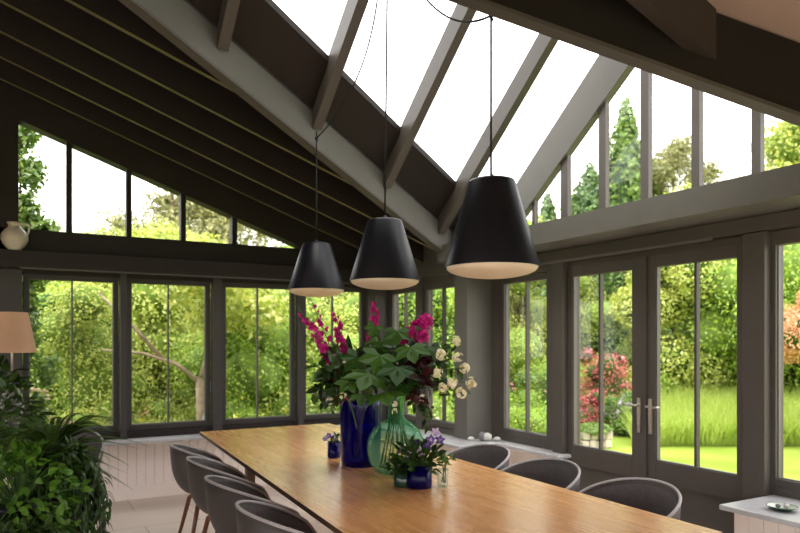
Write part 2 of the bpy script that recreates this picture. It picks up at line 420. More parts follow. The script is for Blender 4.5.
# window beside doors
sash('window_7', 'x', BX, 4.575, 5.215, .715, 2.11, fw=.055, mull=4.905)
sash('window_8', 'x', BX, 1.42, 2.515, .705, 2.15, fw=.055, mull=1.96)
m = MB(); m.box(4.06, 4.18, 5.27, 5.405, .6, 2.17); m.box(4.058, 4.18, 4.6, 5.27, .6, .656); m.box(4.06, 4.18, 1.35, 2.6, .6, .66); m.box(4.08, 4.18, 2.56, 2.71, .0, 2.24)
m.build('window_surround', M['paint'], wall_r)

# doors
def door(name, a, b, g0, g1, mull, lever_side):
    m = MB(); x0, x1 = 4.05, 4.105; ya, yb_ = a, b
    m.box(x0, x1, a, g0, .02, 2.19); m.box(x0, x1, g1, b, .02, 2.19)
    m.box(x0, x1, g0, g1, 2.10, 2.19); m.box(x0, x1, g0, g1, .52, .68); m.box(x0, x1, g0, g1, .02, .20)
    m.box(x0+.018, x1-.01, g0, g1, .20, .52)
    r = struct(m.build(name, M['paint'])); bevel(r, .003)
    MB().box(4.065, 4.10, mull-.010, mull+.010, .68, 2.10).build('glazing_bar', M['paint'], r)
    e = MB(); t = .008
    e.box(x0+.008, x1-.012, g0, g0+t, .68, 2.10); e.box(x0+.008, x1-.012, g1-t, g1, .68, 2.10); e.box(x0+.008, x1-.012, g0, g1, .68, .68+t)
    e.build('glazing_bead', M['edge'], r)
    MB().box(4.082, 4.088, g0, mull, .68, 2.10).build('glass_pane', M['glass'], r)
    MB().box(4.082, 4.088, mull, g1, .68, 2.10).build('glass_pane', M['glass'], r)
    hy = (a + .055) if lever_side < 0 else (b - .042)
    h = MB(); h.box(4.040, 4.05, hy-.016, hy+.016, .87, 1.13)
    s = 1 if lever_side < 0 else -1
    h.tube([(4.045, hy, 1.075), (4.0, hy, 1.075)], .009, 10)
    h.tube([(4.0, hy-.004*s, 1.075), (3.995, hy+.03*s, 1.08), (3.995, hy+.07*s, 1.073), (3.998, hy+.115*s, 1.078)], [.009,.009,.008,.007], 10)
    h.tube([(4.05, hy, .93), (4.035, hy, .93)], .008, 10)
    h.build('door_handle', M['metal'], r)
    return r
door('door_1', 3.502, 4.325, 3.628, 4.265, 3.975, -1)
door('door_2', 2.700, 3.493, 2.762, 3.41, 3.085, 1)
MB().box(4.06, 4.14, 4.32, 4.60, 0, 2.24).build('door_jamb', M['paint'], wall_r)
MB().box(4.0, 4.3, 2.6, 4.6, 0, .02).build('threshold', M['paint'], wall_r)
MB().box(4.036, 4.052, 3.485, 3.51, .02, 2.19).build('meeting_bead', M['paint'], wall_r)

# dado boarding: vertical boards
def beadboards(mb, axis, plane, a, b, z0, z1, w=.085, t=.012):
    n = int(round((b-a)/w)); w = (b-a)/n
    for i in range(n):
        u0, u1 = a+i*w+.0015, a+(i+1)*w-.0015
        if axis == 'y': mb.box(u0, u1, plane-t, plane, z0, z1)
        else: mb.box(plane-t, plane, u0, u1, z0, z1)
m = MB(); beadboards(m, 'x', 4.05, 4.46, 5.42, .1, .59); m.box(4.05, 4.15, 4.46, 5.42, 0, .59)
m.build('dado_board', M['bead'], wall_r)
# low boxed seat under right-hand window
m = MB(); beadboards(m, 'x', 3.60, 1.0, 2.46, .1, .585); m.box(3.60, 4.05, 1.0, 2.46, 0, .585); beadboards(m, 'y', 2.475, 3.6, 4.05, .1, .585)
m.build('boxed_dado', M['bead'], wall_r)
def sillob(name, poly, z=.60, th=.03):
    o = struct(MB().prism([(x, y, z-th) for x, y in poly], (0, 0, th)).build(name, M['sill'])); bevel(o, .006, 3); return o
sillob('trim_2', [(3.54, 1.0), (4.10, 1.0), (4.10, 2.53), (3.54, 2.53)], .605)['label'] = 'stone sill under the right window'
sillob('trim_3', [(3.90, 4.28), (4.06, 4.28), (4.06, 5.44), (3.80, 5.44), (3.80, 7.15), (3.48, 7.15), (3.48, 5.12), (3.90, 5.12)], .60)['label'] = 'pale sill turning the corner'
sillob('trim_4', [(-2.5, 6.9), (3.48, 6.9), (3.48, 7.16), (-2.5, 7.16)], .60)['label'] = 'pale slate sill along the back windows'

# ---- back wall (Y = AY)
wb = MB()
wb.box(XL, 3.8, 7.13, 7.3, 0, .575); wb.box(XL, 3.95, 7.12, 7.3, .575, .665)
wb.box(XL, -.03, 7.12, 7.3, .665, 4.2)
wb.box(XL, 3.9, 7.12, 7.3, 2.18, 2.59)
ts = lambda X: 3.598 - .357*(X+.042)
wb.prism([(-.03, 7.12, ts(-.03)), (2.76, 7.12, ts(2.76)), (3.9, 7.12, 2.58), (3.9, 7.12, cz(3.9)+.1), (-.03, 7.12, cz(-.03)+.1)], (0, .18, 0))
wall_b = struct(wb.build('wall_back', M['paint_dark']))
bevel(MB().box(-2.6, 3.80, 6.93, 7.13, 2.215, 2.372).build('ledge_fascia', M['paint_dark'], wall_b))
MB().box(-.02, 3.75, 6.925, 6.935, 2.205, 2.222).build('blind_rail', M['paint'], wall_b)
for a, b in ((-.25, 0.0), (.835, .895), (1.735, 1.83), (2.675, 2.735), (3.54, 3.80)):
    bevel(MB().box(a, b, 7.08, 7.2, .60, 2.215).build('post', M['paint_back'], wall_b))
m = MB(); beadboards(m, 'y', 7.13, -2.5, 3.8, .12, .575); m.build('dado_board', M['bead'], wall_b)
struct(MB().box(-2.5, 3.8, 7.09, 7.13, 0, .13).build('baseboard_back', M['bead']))
for i, (a, mu, b) in enumerate(((.055, .417, .782), (.948, 1.303, 1.677), (1.887, 2.237, 2.615), (2.793, 3.125, 3.483))):
    sash('window_%d' % (i+1), 'y', 7.2, a, b, .725, 2.135, mull=mu, fw=.048, bw=.014, mats=M['paint_back'])
# raking clerestory over the back wall
cl = MB()
cp = [(-.042, .366), (.417, .901), (.948, 1.422), (1.472, 1.951), (2.005, 2.733)]
for i in range(4):
    a, b = cp[i][1], cp[i+1][0]
    cl.prism([(a, 7.15, 2.58), (b, 7.15, 2.58), (b, 7.15, ts(b)+.01), (a, 7.15, ts(a)+.01)], (0, .1, 0))
cw = struct(cl.build('window_10', M['paint_dark']))
for a, b in cp:
    MB().prism([(a, 7.2, 2.585), (b, 7.2, 2.585), (b, 7.2, ts(b)), (a, 7.2, ts(a))], (0, .006, 0)).build('glass_pane', M['glass'], cw)

# ---- left and front walls (behind and beside the camera), with openings that let daylight in
wl = MB()
wl.box(XL-.12, XL, YF, 7.2, 0, .3); wl.box(XL-.12, XL, YF, 7.2, 2.5, 3.4)
for a, b in ((YF, -2.2), (0.2, .4), (2.6, 2.8), (5.0, 7.2)): wl.box(XL-.12, XL, a, b, .3, 2.5)
struct(wl.build('wall_left', M['plaster']))
wf = MB()
wf.box(XL, 4.2, YF-.12, YF, 2.3, 4.4); wf.box(XL, 4.2, YF-.12, YF, 0, .2)
for a, b in ((XL, -3.9), (-.1, .1), (3.9, 4.2)): wf.box(a, b, YF-.12, YF, .2, 2.3)
struct(wf.build('wall_front', M['plaster']))

pv = MB(); pv.box(-4.4, 6.2, 7.3, 8.5, -.12, -.085); pv.box(4.2, 6.2, -8, 7.3, -.12, -.085); pv.box(-4.4, 4.2, -8, -2.75, -.12, -.085); pv.box(-9, -4.35, -8, 8.5, -.12, -.085)
struct(pv.build('added_paving', M['stone']))  # unseen paving, added to cut the lawn's green bounce into the room
# ------------------------------------------------------------------ dining table
tb = empty('dining_table', (1.9, 3.95, 0))
tag(tb, 'long honey-coloured wooden dining table carrying the flower vases', 'table')
def loc(o, pts): return [(p[0]-o.location.x, p[1]-o.location.y, p[2]-o.location.z) for p in pts]
corners = [(1.13, 1.80), (2.575, 1.82), (2.64, 6.15), (1.38, 6.13)]
top = MB(); top.prism(loc(tb, [(x, y, .722) for x, y in corners]), (0, 0, .028)); 
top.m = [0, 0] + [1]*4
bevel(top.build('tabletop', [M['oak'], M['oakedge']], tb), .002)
ap = MB(); ins = [(1.40, 2.15), (2.35, 2.17), (2.38, 5.75), (1.66, 5.73)]
for i in range(4):
    a, b = Vector(ins[i]+(0,)), Vector(ins[(i+1) % 4]+(0,)); d = (b-a).normalized(); n = Vector((-d.y, d.x, 0))*.025
    ap.prism(loc(tb, [(a.x, a.y, .63), (b.x, b.y, .63), (b.x, b.y, .722), (a.x, a.y, .722)]), n)
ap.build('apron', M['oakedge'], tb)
for (x, y), (sx, sy) in zip(ins, ((1,1), (-1,1), (-1,-1), (1,-1))):
    l = MB(); cx, cy = x+.045*sx-tb.location.x, y+.045*sy-tb.location.y
    l.add([(cx+a*.04, cy+b*.04, .722) for a, b in ((-1,-1),(1,-1),(1,1),(-1,1))] + [(cx+a*.028, cy+b*.028, 0) for a, b in ((-1,-1),(1,-1),(1,1),(-1,1))],
          [(0,1,2,3), (7,6,5,4), (0,4,5,1), (1,5,6,2), (2,6,7,3), (3,7,4,0)])
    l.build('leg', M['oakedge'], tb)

# ------------------------------------------------------------------ bucket chairs
def shell_pt(u, t, inset=0):
    """u: angle, 0 = front, pi = back; t: 0 centre of seat .. 1 rim"""
    b = (1-math.cos(u))/2                      # 0 front .. 1 back
    k = min(1, max(0, (b-.03)/.30)); k = k*k*(3-2*k)
    rim = .455 + .335*(b**.62)*k
    R0 = .225 + .015*b; flare = .055*b + .02
    if t < .55:
        q = t/.55; r = R0*.86*q; z = .425 + .02*q*q
    else:
        q = (t-.55)/.45; base_r = R0*.86; r = base_r + (R0-base_r + flare)*(math.sin(min(1, q*1.35)*math.pi/2)*.72 + .28*q)
        zr = .445; z = zr + (rim-zr)*(q**1.5)
    x = math.cos(u)*r*1.0; y = math.sin(u)*r*1.10
    return Vector((x, y, z))
def shell_mesh(off=0.0, n=48, k=16, tmax=1.0):
    m = MB(); vs = []
    for i in range(k+1):
        for j in range(n): vs.append(shell_pt(2*math.pi*j/n, .02 + (tmax-.02)*i/k))
    vs2 = []
    for i in range(k+1):
        for j in range(n):
            a = vs[i*n+(j+1) % n] - vs[i*n+j-1 if j else i*n+n-1]
            b = vs[min(i+1, k)*n+j] - vs[max(i-1, 0)*n+j]
            nn = a.cross(b); nn = nn.normalized() if nn.length > 1e-9 else Vector((0, 0, 1))
            vs2.append(vs[i*n+j] + nn*off)
    fs = [(i*n+j, i*n+(j+1) % n, (i+1)*n+(j+1) % n, (i+1)*n+j) for i in range(k) for j in range(n)] + [tuple(range(n))[::-1]]
    return m.add(vs2, fs, 0, True)
def make_chair():
    c = empty('dining_chair')
    s = shell_mesh(0).build('shell', M['shell'], c); md = s.modifiers.new('thick', 'SOLIDIFY'); md.thickness = .012; md.offset = 0
    # the pad faces the sitter
    t = shell_pt(1.2, .8); inn = 1 if (shell_mesh(.01, 8, 4).v[3*8][0] < shell_mesh(0, 8, 4).v[3*8][0]) else -1
    shell_mesh(.014*inn, 48, 16, .975).build('seat_pad', M['pad'], c)
    rim = [shell_pt(2*math.pi*j/64, 1.0) for j in range(65)]
    MB().tube(rim, .0085, 8, cap=False).build('rim', M['piping'], s)
    for sx in (-1, 1):
        for sy in (-1, 1):
            MB().tube([(.10*sx, .10*sy, .425), (.155*sx, .155*sy, .36), (.235*sx, .225*sy, 0)], [.014, .017, .011], 10).build('leg', M['walnut'], c)
            MB().lathe([(.001, .0), (.014, 0), (.015, .012), (.001, .014)], 10, (.235*sx, .225*sy, 0)).build('foot_cap', M['black'], [q for q in bpy.data.objects if q.parent == c and q.name.startswith('leg')][-1])
    f = MB(); f.box(-.13, .13, -.012, .012, .405, .427); f.box(-.012, .012, -.13, .13, .405, .427); f.build('underframe', M['walnut'], c)
    return c
ch0 = make_chair()
left = [(1.27, 5.15, 'grey bucket chair at the far end of the table row by the back windows'),
        (1.25, 4.47, 'grey bucket chair second from the back windows on the near side of the table'),
        (1.205, 3.77, 'grey bucket chair third from the back windows on the near side of the table'),
        (1.18, 3.05, 'nearest grey bucket chair, cut by the bottom edge of the photo')]
right = [(2.735, 3.97, 'grey bucket chair on the door side of the table, nearest the corner sill'),
         (2.72, 3.27, 'grey bucket chair facing the left French door, middle of its three'),
         (2.715, 2.55, 'grey bucket chair on the door side, nearest the table end and right door')]
first = True
for i, (x, y, lb) in enumerate(left + right):
    o = ch0 if first else copy_tree(ch0); first = False
    o.location = (x, y, 0); o.rotation_euler.z = (0 if i < 4 else math.pi) + R(random.uniform(-3, 3))
    tag(o, lb, 'chair', 'grey bucket chairs around the dining table')
o = copy_tree(ch0); o.location = (.32, 6.45, 0); o.rotation_euler.z = R(-80)
tag(o, 'grey bucket chair half hidden behind the fern by the back sill', 'chair')

# ------------------------------------------------------------------ pendants
def pendant(x, y, zb, h, r, label):
    p = empty('pendant_lamp', (x, y, zb)); tag(p, label, 'lamp', 'conical black pendant lamps over the table')
    rt = r*.47
    m = MB(); m.lathe([(r, 0), (r, .006), (rt+.006, h-.012), (rt, h-.002), (rt-.012, h+.002), (.012, h+.004), (.001, h+.004)], 48)
    m.lathe([(r-.004, .0), (rt-.004, h-.012)], 48)
    m.build('shade', M['black'], p)
    d = MB(); dr = r-.005
    d.lathe([(dr, .012), (dr*.985, .0)] + [(dr*.985*math.cos(a), -.052*math.sin(a)) for a in [i*math.pi/20 for i in range(1, 10)]] + [(.001, -.052)], 48)
    d.build('diffuser', M['opal'], p)
    g = MB(); g.lathe([(.014, h), (.014, h+.02), (.006, h+.03), (.002, h+.03)], 12); g.build('cord_grip', M['black'], p)
    return p
def cord(p, pts):
    pts = [(a-p.location.x, b-p.location.y, c-p.location.z) for a, b, c in pts]
    MB().tube(pts, .0055, 6).build('cord', M['cord'], p)
def swag(a, b, sag, n=18, bow=0):
    a, b = Vector(a), Vector(b); out = []
    for i in range(n+1):
        t = i/n; q = a.lerp(b, t); q.z -= sag*4*t*(1-t); q.x += bow*4*t*(1-t); out.append(tuple(q))
    return out
rose = (1.98, 3.70, 4.02)
p3 = pendant(1.955, 2.60, 1.905, .415, .226, 'largest-looking black cone pendant, nearest the camera and the doors')
p2 = pendant(1.95, 3.68, 1.925, .375, .218, 'middle black cone pendant hanging above the flower vases')
p1 = pendant(1.955, 4.80, 1.945, .355, .217, 'farthest black cone pendant, small against the back windows')
h3 = (1.95, 2.60, 3.105); h1 = (1.955, 4.80, 3.10)
cord(p3, [(1.95, 2.60, 2.33), h3]); cord(p3, swag(h3, (rose[0]+.03, rose[1]-.03, rose[2]), .19))
cord(p1, [(1.955, 4.80, 2.32), h1]); cord(p1, swag(h1, (rose[0]-.03, rose[1]+.03, rose[2]), .06, 18, .13))
cord(p2, [(1.95, 3.68, 2.33), (rose[0], rose[1], rose[2])])
MB().lathe([(.06, 0), (.06, .02), (.01, .03), (.001, .03)], 20, (rose[0]-p2.location.x, rose[1]-p2.location.y, rose[2]-p2.location.z-.0)).build('ceiling_rose', M['black'], p2)
for p, h in ((p3, h3), (p1, h1)):
    k = MB(); l = [h[i]-p.location[i] for i in range(3)]
    k.tube([(l[0], l[1], l[2]+.05), (l[0], l[1], l[2]-.01), (l[0]+.012, l[1], l[2]-.02)], .006, 8); k.ball(l, .013); k.build('hook', M['black'], p)

# ------------------------------------------------------------------ vases and flowers
T = .75
def vase(name, x, y, prof, m, label, n=40, cat='vase', thick=.006, parts=None):
    o = empty(name, (x, y, T)); tag(o, label, cat)
    inner = [(max(.001, r-thick), z+.0) for r, z in reversed(prof[1:])]
    MB().lathe(prof + inner, n).build('body', m, o)
    return o
vb = vase('flower_vase', 1.925, 3.97, [(.001, .0), (.115, 0), (.125, .006), (.130, .05), (.133, .2), (.135, .36), (.138, .43), (.134, .44)], M['cobalt'],
     'tall cobalt blue glass vase full of magenta flower spikes')
vg = vase('flower_vase', 1.985, 3.60, [(.001, .012), (.06, .0), (.115, .012), (.158, .06), (.178, .13), (.174, .20), (.142, .27), (.085, .315), (.055, .335), (.048, .37), (.048, .44), (.062, .475), (.058, .48)], M['greenglass'],
     'round green glass bottle vase with bulging body and stems inside')
# water in green vase
wtr = MB().lathe([(.001, .016), (.11, .018), (.150, .065), (.170, .13), (.168, .185), (.001, .185)], 32); wtr.build('water', M['clearglass'], vg)

def stems_in(mb, base, top, r=.005):
    mb.tube([base, top], r, 6)
def bez(a, b, c, n=10):
    a, b, c = Vector(a), Vector(b), Vector(c)
    return [(a*(1-t)**2 + b*2*t*(1-t) + c*t*t) for t in [i/n for i in range(n+1)]]
def rv(s=1): return Vector((random.gauss(0, s), random.gauss(0, s), random.gauss(0, s)))
def bloom(mb, c, d, r, n=5, mi=0, cup=.5):
    d = Vector(d).normalized(); a = d.orthogonal().normalized(); b = d.cross(a); ph = random.random()*6
    for i in range(n):
        q = ph + 2*math.pi*i/n; out = (a*math.cos(q)+b*math.sin(q))
        mb.leaf(Vector(c), out*(1-cup)+d*cup, d-out*.5, r, r*.75, mi, droop=.25)

def spike(name, base, mid, tip, label, t0=.55, r=.036, dens=26):
    path = bez(base, mid, tip, 24)
    o = MB().tube(path, [.005*(1-.6*i/24) for i in range(25)], 6).build(name, M['stem'])
    tag(o, label, 'flower', 'magenta flower spikes in the blue vase')
    b = MB()
    for i in range(dens):
        t = t0 + (.97-t0)*i/dens; k = t*24; j = int(k); q = path[j].lerp(path[min(j+1, 24)], k-j)
        side = rv(); side.z = abs(side.z)*.1-.25; side = side.normalized()
        rr = r*(1.15 - .75*(i/dens))
        bloom(b, q+side*.008, side, rr, 5, 0, .55)
    b.build('blossoms', M['p_magenta'], o)
    return o
vm = Vector((1.905, 3.98, 1.17))
def sp(px0, py0, px1, py1, d, lb, **k):
    base = Vector((1.905+random.uniform(-.05,.05), 3.98+random.uniform(-.05,.05), .80)); tip = P(px0, py0, d); low = P(px1, py1, d)
    rim = vm + (low-vm)*.25; rim.z = 1.17
    mid = low + (low-tip)*.15
    return spike('magenta_spike', base, mid*.6+rim*.4, tip, lb, **k)
sp(297, 306, 352, 372, 4.05, 'long magenta spike leaning furthest left over the back window', t0=.45, dens=46, r=.058)
sp(309, 296, 345, 368, 4.2, 'thin dark-budded magenta spike bending left behind the longest one', t0=.62, dens=14, r=.042)
sp(333, 307, 352, 362, 4.15, 'short magenta spike against the window mullion, between two pendants', t0=.56, dens=26, r=.056)
sp(376, 296, 377, 350, 4.1, 'upright magenta spike under the middle pendant', t0=.5, dens=44, r=.056)
# right magenta cluster
def cluster(name, base, pts, m, label, cat, r=.04, stemm=None, n=6, bl=9, spread=.03, group=None):
    o = MB()
    for q in pts:
        o.tube(bez(base, (Vector(base)+Vector(q))/2+Vector((0,0,.08)), q, 8), .0035, 5)
    o = o.build(name, stemm or M['stem']); tag(o, label, cat, group)
    b = MB()
    for q in pts:
        for i in range(bl):
            dd = rv().normalized(); bloom(b, Vector(q)+dd*spread*random.uniform(.3, 1), dd, r, n, 0, .4)
    b.build('blossoms', m, o); return o
vgm = Vector((1.985, 3.60, 1.22))
cluster('magenta_sprig', vgm-Vector((0,0,.02)), [P(427, 322, 4.0), P(418, 328, 3.95), P(407, 335, 4.0), P(405, 344, 3.95), P(421, 336, 4.0)], M['p_magenta'], 'magenta blossoms standing right of the middle pendant', 'flower', .045, bl=6)

def spray(name, base, ends, m, label, cat, L=.07, W=.035, dens=12, lobes=0, stem_r=.004, t0=.35, group=None, jitter=.6, droop=.3):
    st = MB(); lf = MB()
    for e in ends:
        e = Vector(e); b = Vector(base) + Vector((random.uniform(-.02,.02), random.uniform(-.02,.02), 0)); mid = (b+e)/2 + Vector((0, 0, .10+.1*random.random()))
        path = bez(b, mid, e, 12); st.tube(path, [stem_r*(1-.06*i) for i in range(13)], 5)
        for i in range(dens):
            t = t0 + (1-t0)*(i+.5)/dens; k = t*12; j = min(int(k), 11); q = path[j].lerp(path[j+1], k-j)
            tan = (path[j+1]-path[j]).normalized(); side = rv(); side = (side - tan*side.dot(tan)).normalized()
            d = tan*.4 + side*jitter + Vector((0, 0, -.15))
            nrm = Vector((-.25, -.5, .8)) + rv(.45)
            lf.leaf(q, d, nrm, L*random.uniform(.7, 1.2), W*random.uniform(.8, 1.2), 0, lobes, droop)
    o = st.build(name, M['stem']); tag(o, label, cat, group)
    lf.build('leaves', m, o); return o
spray('leafy_branch', vm, [P(320, 368, 4.05), P(316, 392, 4.0), P(330, 352, 4.1), P(342, 362, 3.95), P(335, 395, 3.9), P(325, 382, 4.2), P(355, 355, 4.1), P(350, 380, 3.85)], M['l_house'],
      'dark green leafy branches spilling left from the blue vase', 'foliage', .105, .055, 24, t0=.3)
spray('leafy_branch', vm, [P(322, 402, 4.0), P(345, 398, 3.85), P(331, 412, 3.95)], M['l_house'], 'small dark sprigs drooping low beside the blue vase', 'foliage', .05, .03, 10, t0=.4)
# large hand shaped leaves
big = [(378, 348, 3.95, .15), (366, 378, 3.5, .20), (398, 372, 3.5, .19), (385, 395, 3.45, .18), (412, 352, 3.6, .16), (397, 336, 3.85, .13), (430, 352, 3.7, .14), (352, 362, 3.8, .14), (378, 362, 3.6, .17), (408, 388, 3.5, .13), (362, 398, 3.6, .13), (372, 330, 3.95, .09), (345, 385, 3.8, .12)]
st = MB(); lf = MB()
for px, py, d, L in big:
    q = P(px, py, d); b = vgm.copy(); path = bez(b, (b+q)/2+Vector((0, .02, .12)), q, 10); st.tube(path, .004, 5)
    dirn = (q - vgm); dirn.z = -.05-.35*abs(random.random()); dirn += Vector((random.uniform(-.1,.1), random.uniform(-.1,.1), 0)) ; 
    nrm = Vector((-.42, -.75, .50)) + rv(.18)
    lf.leaf(q - dirn.normalized()*L*.5, dirn, nrm, L, L*.72, 0, 5, .22)
o = st.build('broad_leaf_branch', M['stem']); tag(o, 'large lobed bright green leaves filling the middle of the bouquet', 'foliage')
lf.build('leaves', M['l_broad'], o)
spray('maroon_branch', vgm, [P(418, 378, 3.5), P(428, 388, 3.5), P(412, 395, 3.45), P(432, 368, 3.55), P(420, 400, 3.45), P(425, 360, 3.6)], M['l_maroon'], 'dark maroon leafy spray right of the green leaves', 'foliage', .065, .045, 18, t0=.5)
spray('leafy_branch', vgm, [P(455, 385, 3.55), P(462, 370, 3.6), P(448, 395, 3.5), P(452, 352, 3.65), P(443, 345, 3.7), P(466, 392, 3.6), P(432, 412, 3.5), P(428, 424, 3.55)], M['l_house'], 'green sprigs carrying the cream flowers on the right', 'foliage', .055, .03, 13, t0=.5)
cluster('cream_flower_spray', vgm, [P(456, 341, 3.62), P(441, 354, 3.58), P(458, 357, 3.6), P(464, 368, 3.6), P(452, 383, 3.52), P(471, 383, 3.6), P(443, 388, 3.5), P(461, 393, 3.52), P(437, 372, 3.5)], M['p_cream'], 'cream white blossom spray leaning right out of the green vase', 'flower', .017, n=6, bl=15, spread=.026)
cluster('cream_flower_spray', vgm, [P(394, 404, 3.5), P(422, 398, 3.48), P(395, 412, 3.52)], M['p_cream'], 'few small cream buds hanging at the green vase neck', 'flower', .015, n=5, bl=4, spread=.016)
cluster('cream_flower_spray', vm, [P(330, 402, 3.9), P(343, 396, 3.85), P(344, 365, 3.9)], M['p_cream'], 'pale buds low on the left edge beside the blue vase', 'flower', .015, n=5, bl=4, spread=.02)
spray('leafy_branch', vgm, [P(350, 350, 3.95), P(372, 345, 3.9), P(395, 350, 3.85), P(415, 362, 3.75), P(385, 365, 3.7), P(402, 382, 3.6), P(368, 385, 3.65), P(425, 348, 3.8), P(440, 360, 3.75)], M['l_house'],
      'dense dark leafy branches behind the large lobed leaves', 'foliage', .085, .055, 16, t0=.35)
# stems seen inside green vase
s = MB()
for i in range(16):
    a = i*2.4; s.tube([(.10*math.cos(a), .10*math.sin(a), .05), (.02*math.cos(a+1), .02*math.sin(a+1), .44)], .0035, 5)
s.build('stems', M['stem'], vg)

# small pots with pansies
def pansy(name, x, y, r, h, m, label, nfl, spreadr, up, seed, flw=.024, leafL=.06, nl=40):
    random.seed(seed)
    o = empty(name, (x, y, T)); tag(o, label, 'plant')
    MB().lathe([(.001, 0), (r*.92, 0), (r, .008), (r, h), (r-.005, h), (r-.005, .012), (.001, .012)], 28).build('pot', m, o)
    MB().lathe([(r-.006, h*.85), (.001, h*.87)], 20).build('soil', M['soil'], o)
    st = MB(); lf = MB()
    for i in range(nl):
        a = random.uniform(0, 6.28); rr = random.uniform(.2, 1)*spreadr; e = Vector((rr*math.cos(a), rr*math.sin(a), h + up*random.uniform(-.15, .75)*(1.1-rr/spreadr*.5)))
        s0 = Vector((r*.4*math.cos(a), r*.4*math.sin(a), h*.86)); st.tube(bez(s0, (s0+e)/2+Vector((0,0,.03)), e, 4), .0018, 4)
        lf.leaf(e, (e-s0)+rv(.02), Vector((0, 0, 1))+rv(.5), leafL*random.uniform(.7, 1.2), leafL*.6, 0, 0, .25)
    for i in range(nfl):
        a = random.uniform(0, 6.28); rr = random.uniform(.5, 1.05)*spreadr; e = Vector((rr*math.cos(a), rr*math.sin(a), h + up*random.uniform(.3, 1)))
        s0 = Vector((0, 0, h*.86)); st.tube(bez(s0, (s0+e)/2+Vector((0,0,.03)), e, 4), .0018, 4)
        f = Vector((-.5, -.85, .2))+rv(.3); b1 = MB(); bloom(b1, e, f, flw*1.25, 5, 0, .2); fo = b1.build('blossom', M['p_violet'] if i % 3 else M['p_lilac'], o)
        b2 = MB(); bloom(b2, e+f.normalized()*.003, f, flw*.5, 3, 0, .2); b2.build('eye', M['p_lilac'], fo)
    st.build('stalks', M['stem'], o); lf.build('leaves', M['l_house'], o)
    return o
pansy('potted_pansy', 1.91, 3.20, .070, .125, M['cobalt'], 'purple and white pansies in a small cobalt glass pot in front of the vases', 9, .12, .17, 5, nl=120, leafL=.065)
pansy('potted_pansy', 1.885, 4.31, .045, .11, M['cobalt'], 'small blue pot with a single violet pansy left of the blue vase', 4, .06, .06, 9, .018, .035, 22)
pansy('potted_pansy', 1.845, 3.27, .055, .09, M['dishgreen'], 'low dark green pot of trailing foliage touching the pansy pot', 1, .09, .05, 15, .012, .05, 70)
cg = vase('glass_tumbler', 2.035, 3.155, [(.001, 0), (.028, 0), (.031, .01), (.034, .095), (.033, .097)], M['clearglass'], 'small clear glass tumbler beside the cobalt pansy pot', 24, 'glass', .003)
spray('green_sprig', (2.035, 3.155, .77), [(2.07, 3.10, .90), (2.0, 3.12, .91), (2.08, 3.18, .87)], M['l_fresh'], 'fresh green sprig standing in the clear tumbler', 'foliage', .04, .02, 6)

# ------------------------------------------------------------------ things on sills
for i, (px, py, r, m, lb) in enumerate(((471, 437, (.035,.03,.022), 'pebble', 'pale flat pebble on the corner sill beside the pier'),
        (482, 434, (.035,.035,.045), 'darkpebble', 'dark grey rounded stone between the pale ones on the corner sill'),
        (487, 437, (.05,.045,.04), 'pebble', 'largest white stone on the corner sill'),
        (497, 438, (.04,.035,.02), 'pebble', 'small low white stone nearest the window beside the doors'))):
    q = P(px, 441, .95*676/(441-342)); 
    mb = MB().ball((0, 0, r[2]), r, 14, 8)
    mb.v = [(x*(1+.12*math.sin(9*z/r[2]+i)), y*(1+.1*math.cos(5*x/r[0])), max(0, z)) for x, y, z in mb.v]
    o = mb.build('pebble', M[m]); o.location = (q.x, q.y, .60); tag(o, lb, 'stone')
dx, dy = 3.73, 2.27
dish = empty('shallow_dish', (dx, dy, .605)); tag(dish, 'small round dark green dish on the right window sill', 'dish')
MB().lathe([(.001, .0), (.045, 0), (.050, .006), (.078, .020), (.080, .024), (.076, .024)], 32).build('rim', M['dishgreen'], dish)
MB().lathe([(.076, .024), (.05, .012), (.001, .010)], 32).build('well', M['dishpale'], dish)
for x, y, m, lb in ((-.02, .01, 'darkpebble', 'tiny dark stone in the dish on the right sill'), (.028, -.01, 'pebble', 'tiny pale stone in the dish on the right sill')):
    o = MB().ball((0, 0, .012), (.018, .014, .012), 12, 7).build('pebble', M[m]); o.location = (dx+x, dy+y, .617); tag(o, lb, 'stone')
# jug on ledge
jg = empty('cream_jug', (-.06, 6.985, 2.372)); jg.scale = (.86,)*3; tag(jg, 'round cream pottery jug on the ledge above the back windows', 'jug')
MB().lathe([(.001, 0), (.055, 0), (.062, .01), (.10, .05), (.128, .11), (.125, .165), (.09, .215), (.062, .24), (.058, .265), (.075, .29), (.070, .29), (.052, .265), (.001, .26)], 36).build('body', M['porcelain'], jg)
MB().tube(bez((.06, -.02, .27), (.17, -.05, .30), (.118, -.03, .17), 10), .011, 8).build('handle', M['porcelain'], jg)

# ------------------------------------------------------------------ console, lamp and houseplants
bn = empty('plant_bench', (-.05, 3.2, 0)); tag(bn, 'dark wooden bench under the houseplants, almost hidden by leaves', 'bench')
bevel(MB().box(-.42, .36, -.75, .55, .56, .60).build('top', M['walnut'], bn))
for x in (-.38, .32):
    for y in (-.70, .50): MB().box(x-.025, x+.025, y-.025, y+.025, 0, .56).build('leg', M['walnut'], bn)
ct = empty('console_table', (-.20, 5.3, 0)); tag(ct, 'dark wooden console table standing behind the plants under the lamp', 'table')
bevel(MB().box(-.35, .32, -.3, .3, .86, .90).build('top', M['walnut'], ct))
for x in (-.32, .28):
    for y in (-.26, .26): MB().box(x-.02, x+.02, y-.02, y+.02, 0, .86).build('leg', M['walnut'], ct)
lx, ly = G(12, 4.6)
lp = empty('table_lamp', (lx, ly, .90)); tag(lp, 'table lamp with pleated peach shade at the left edge', 'lamp')
zs = 1.48 - .90
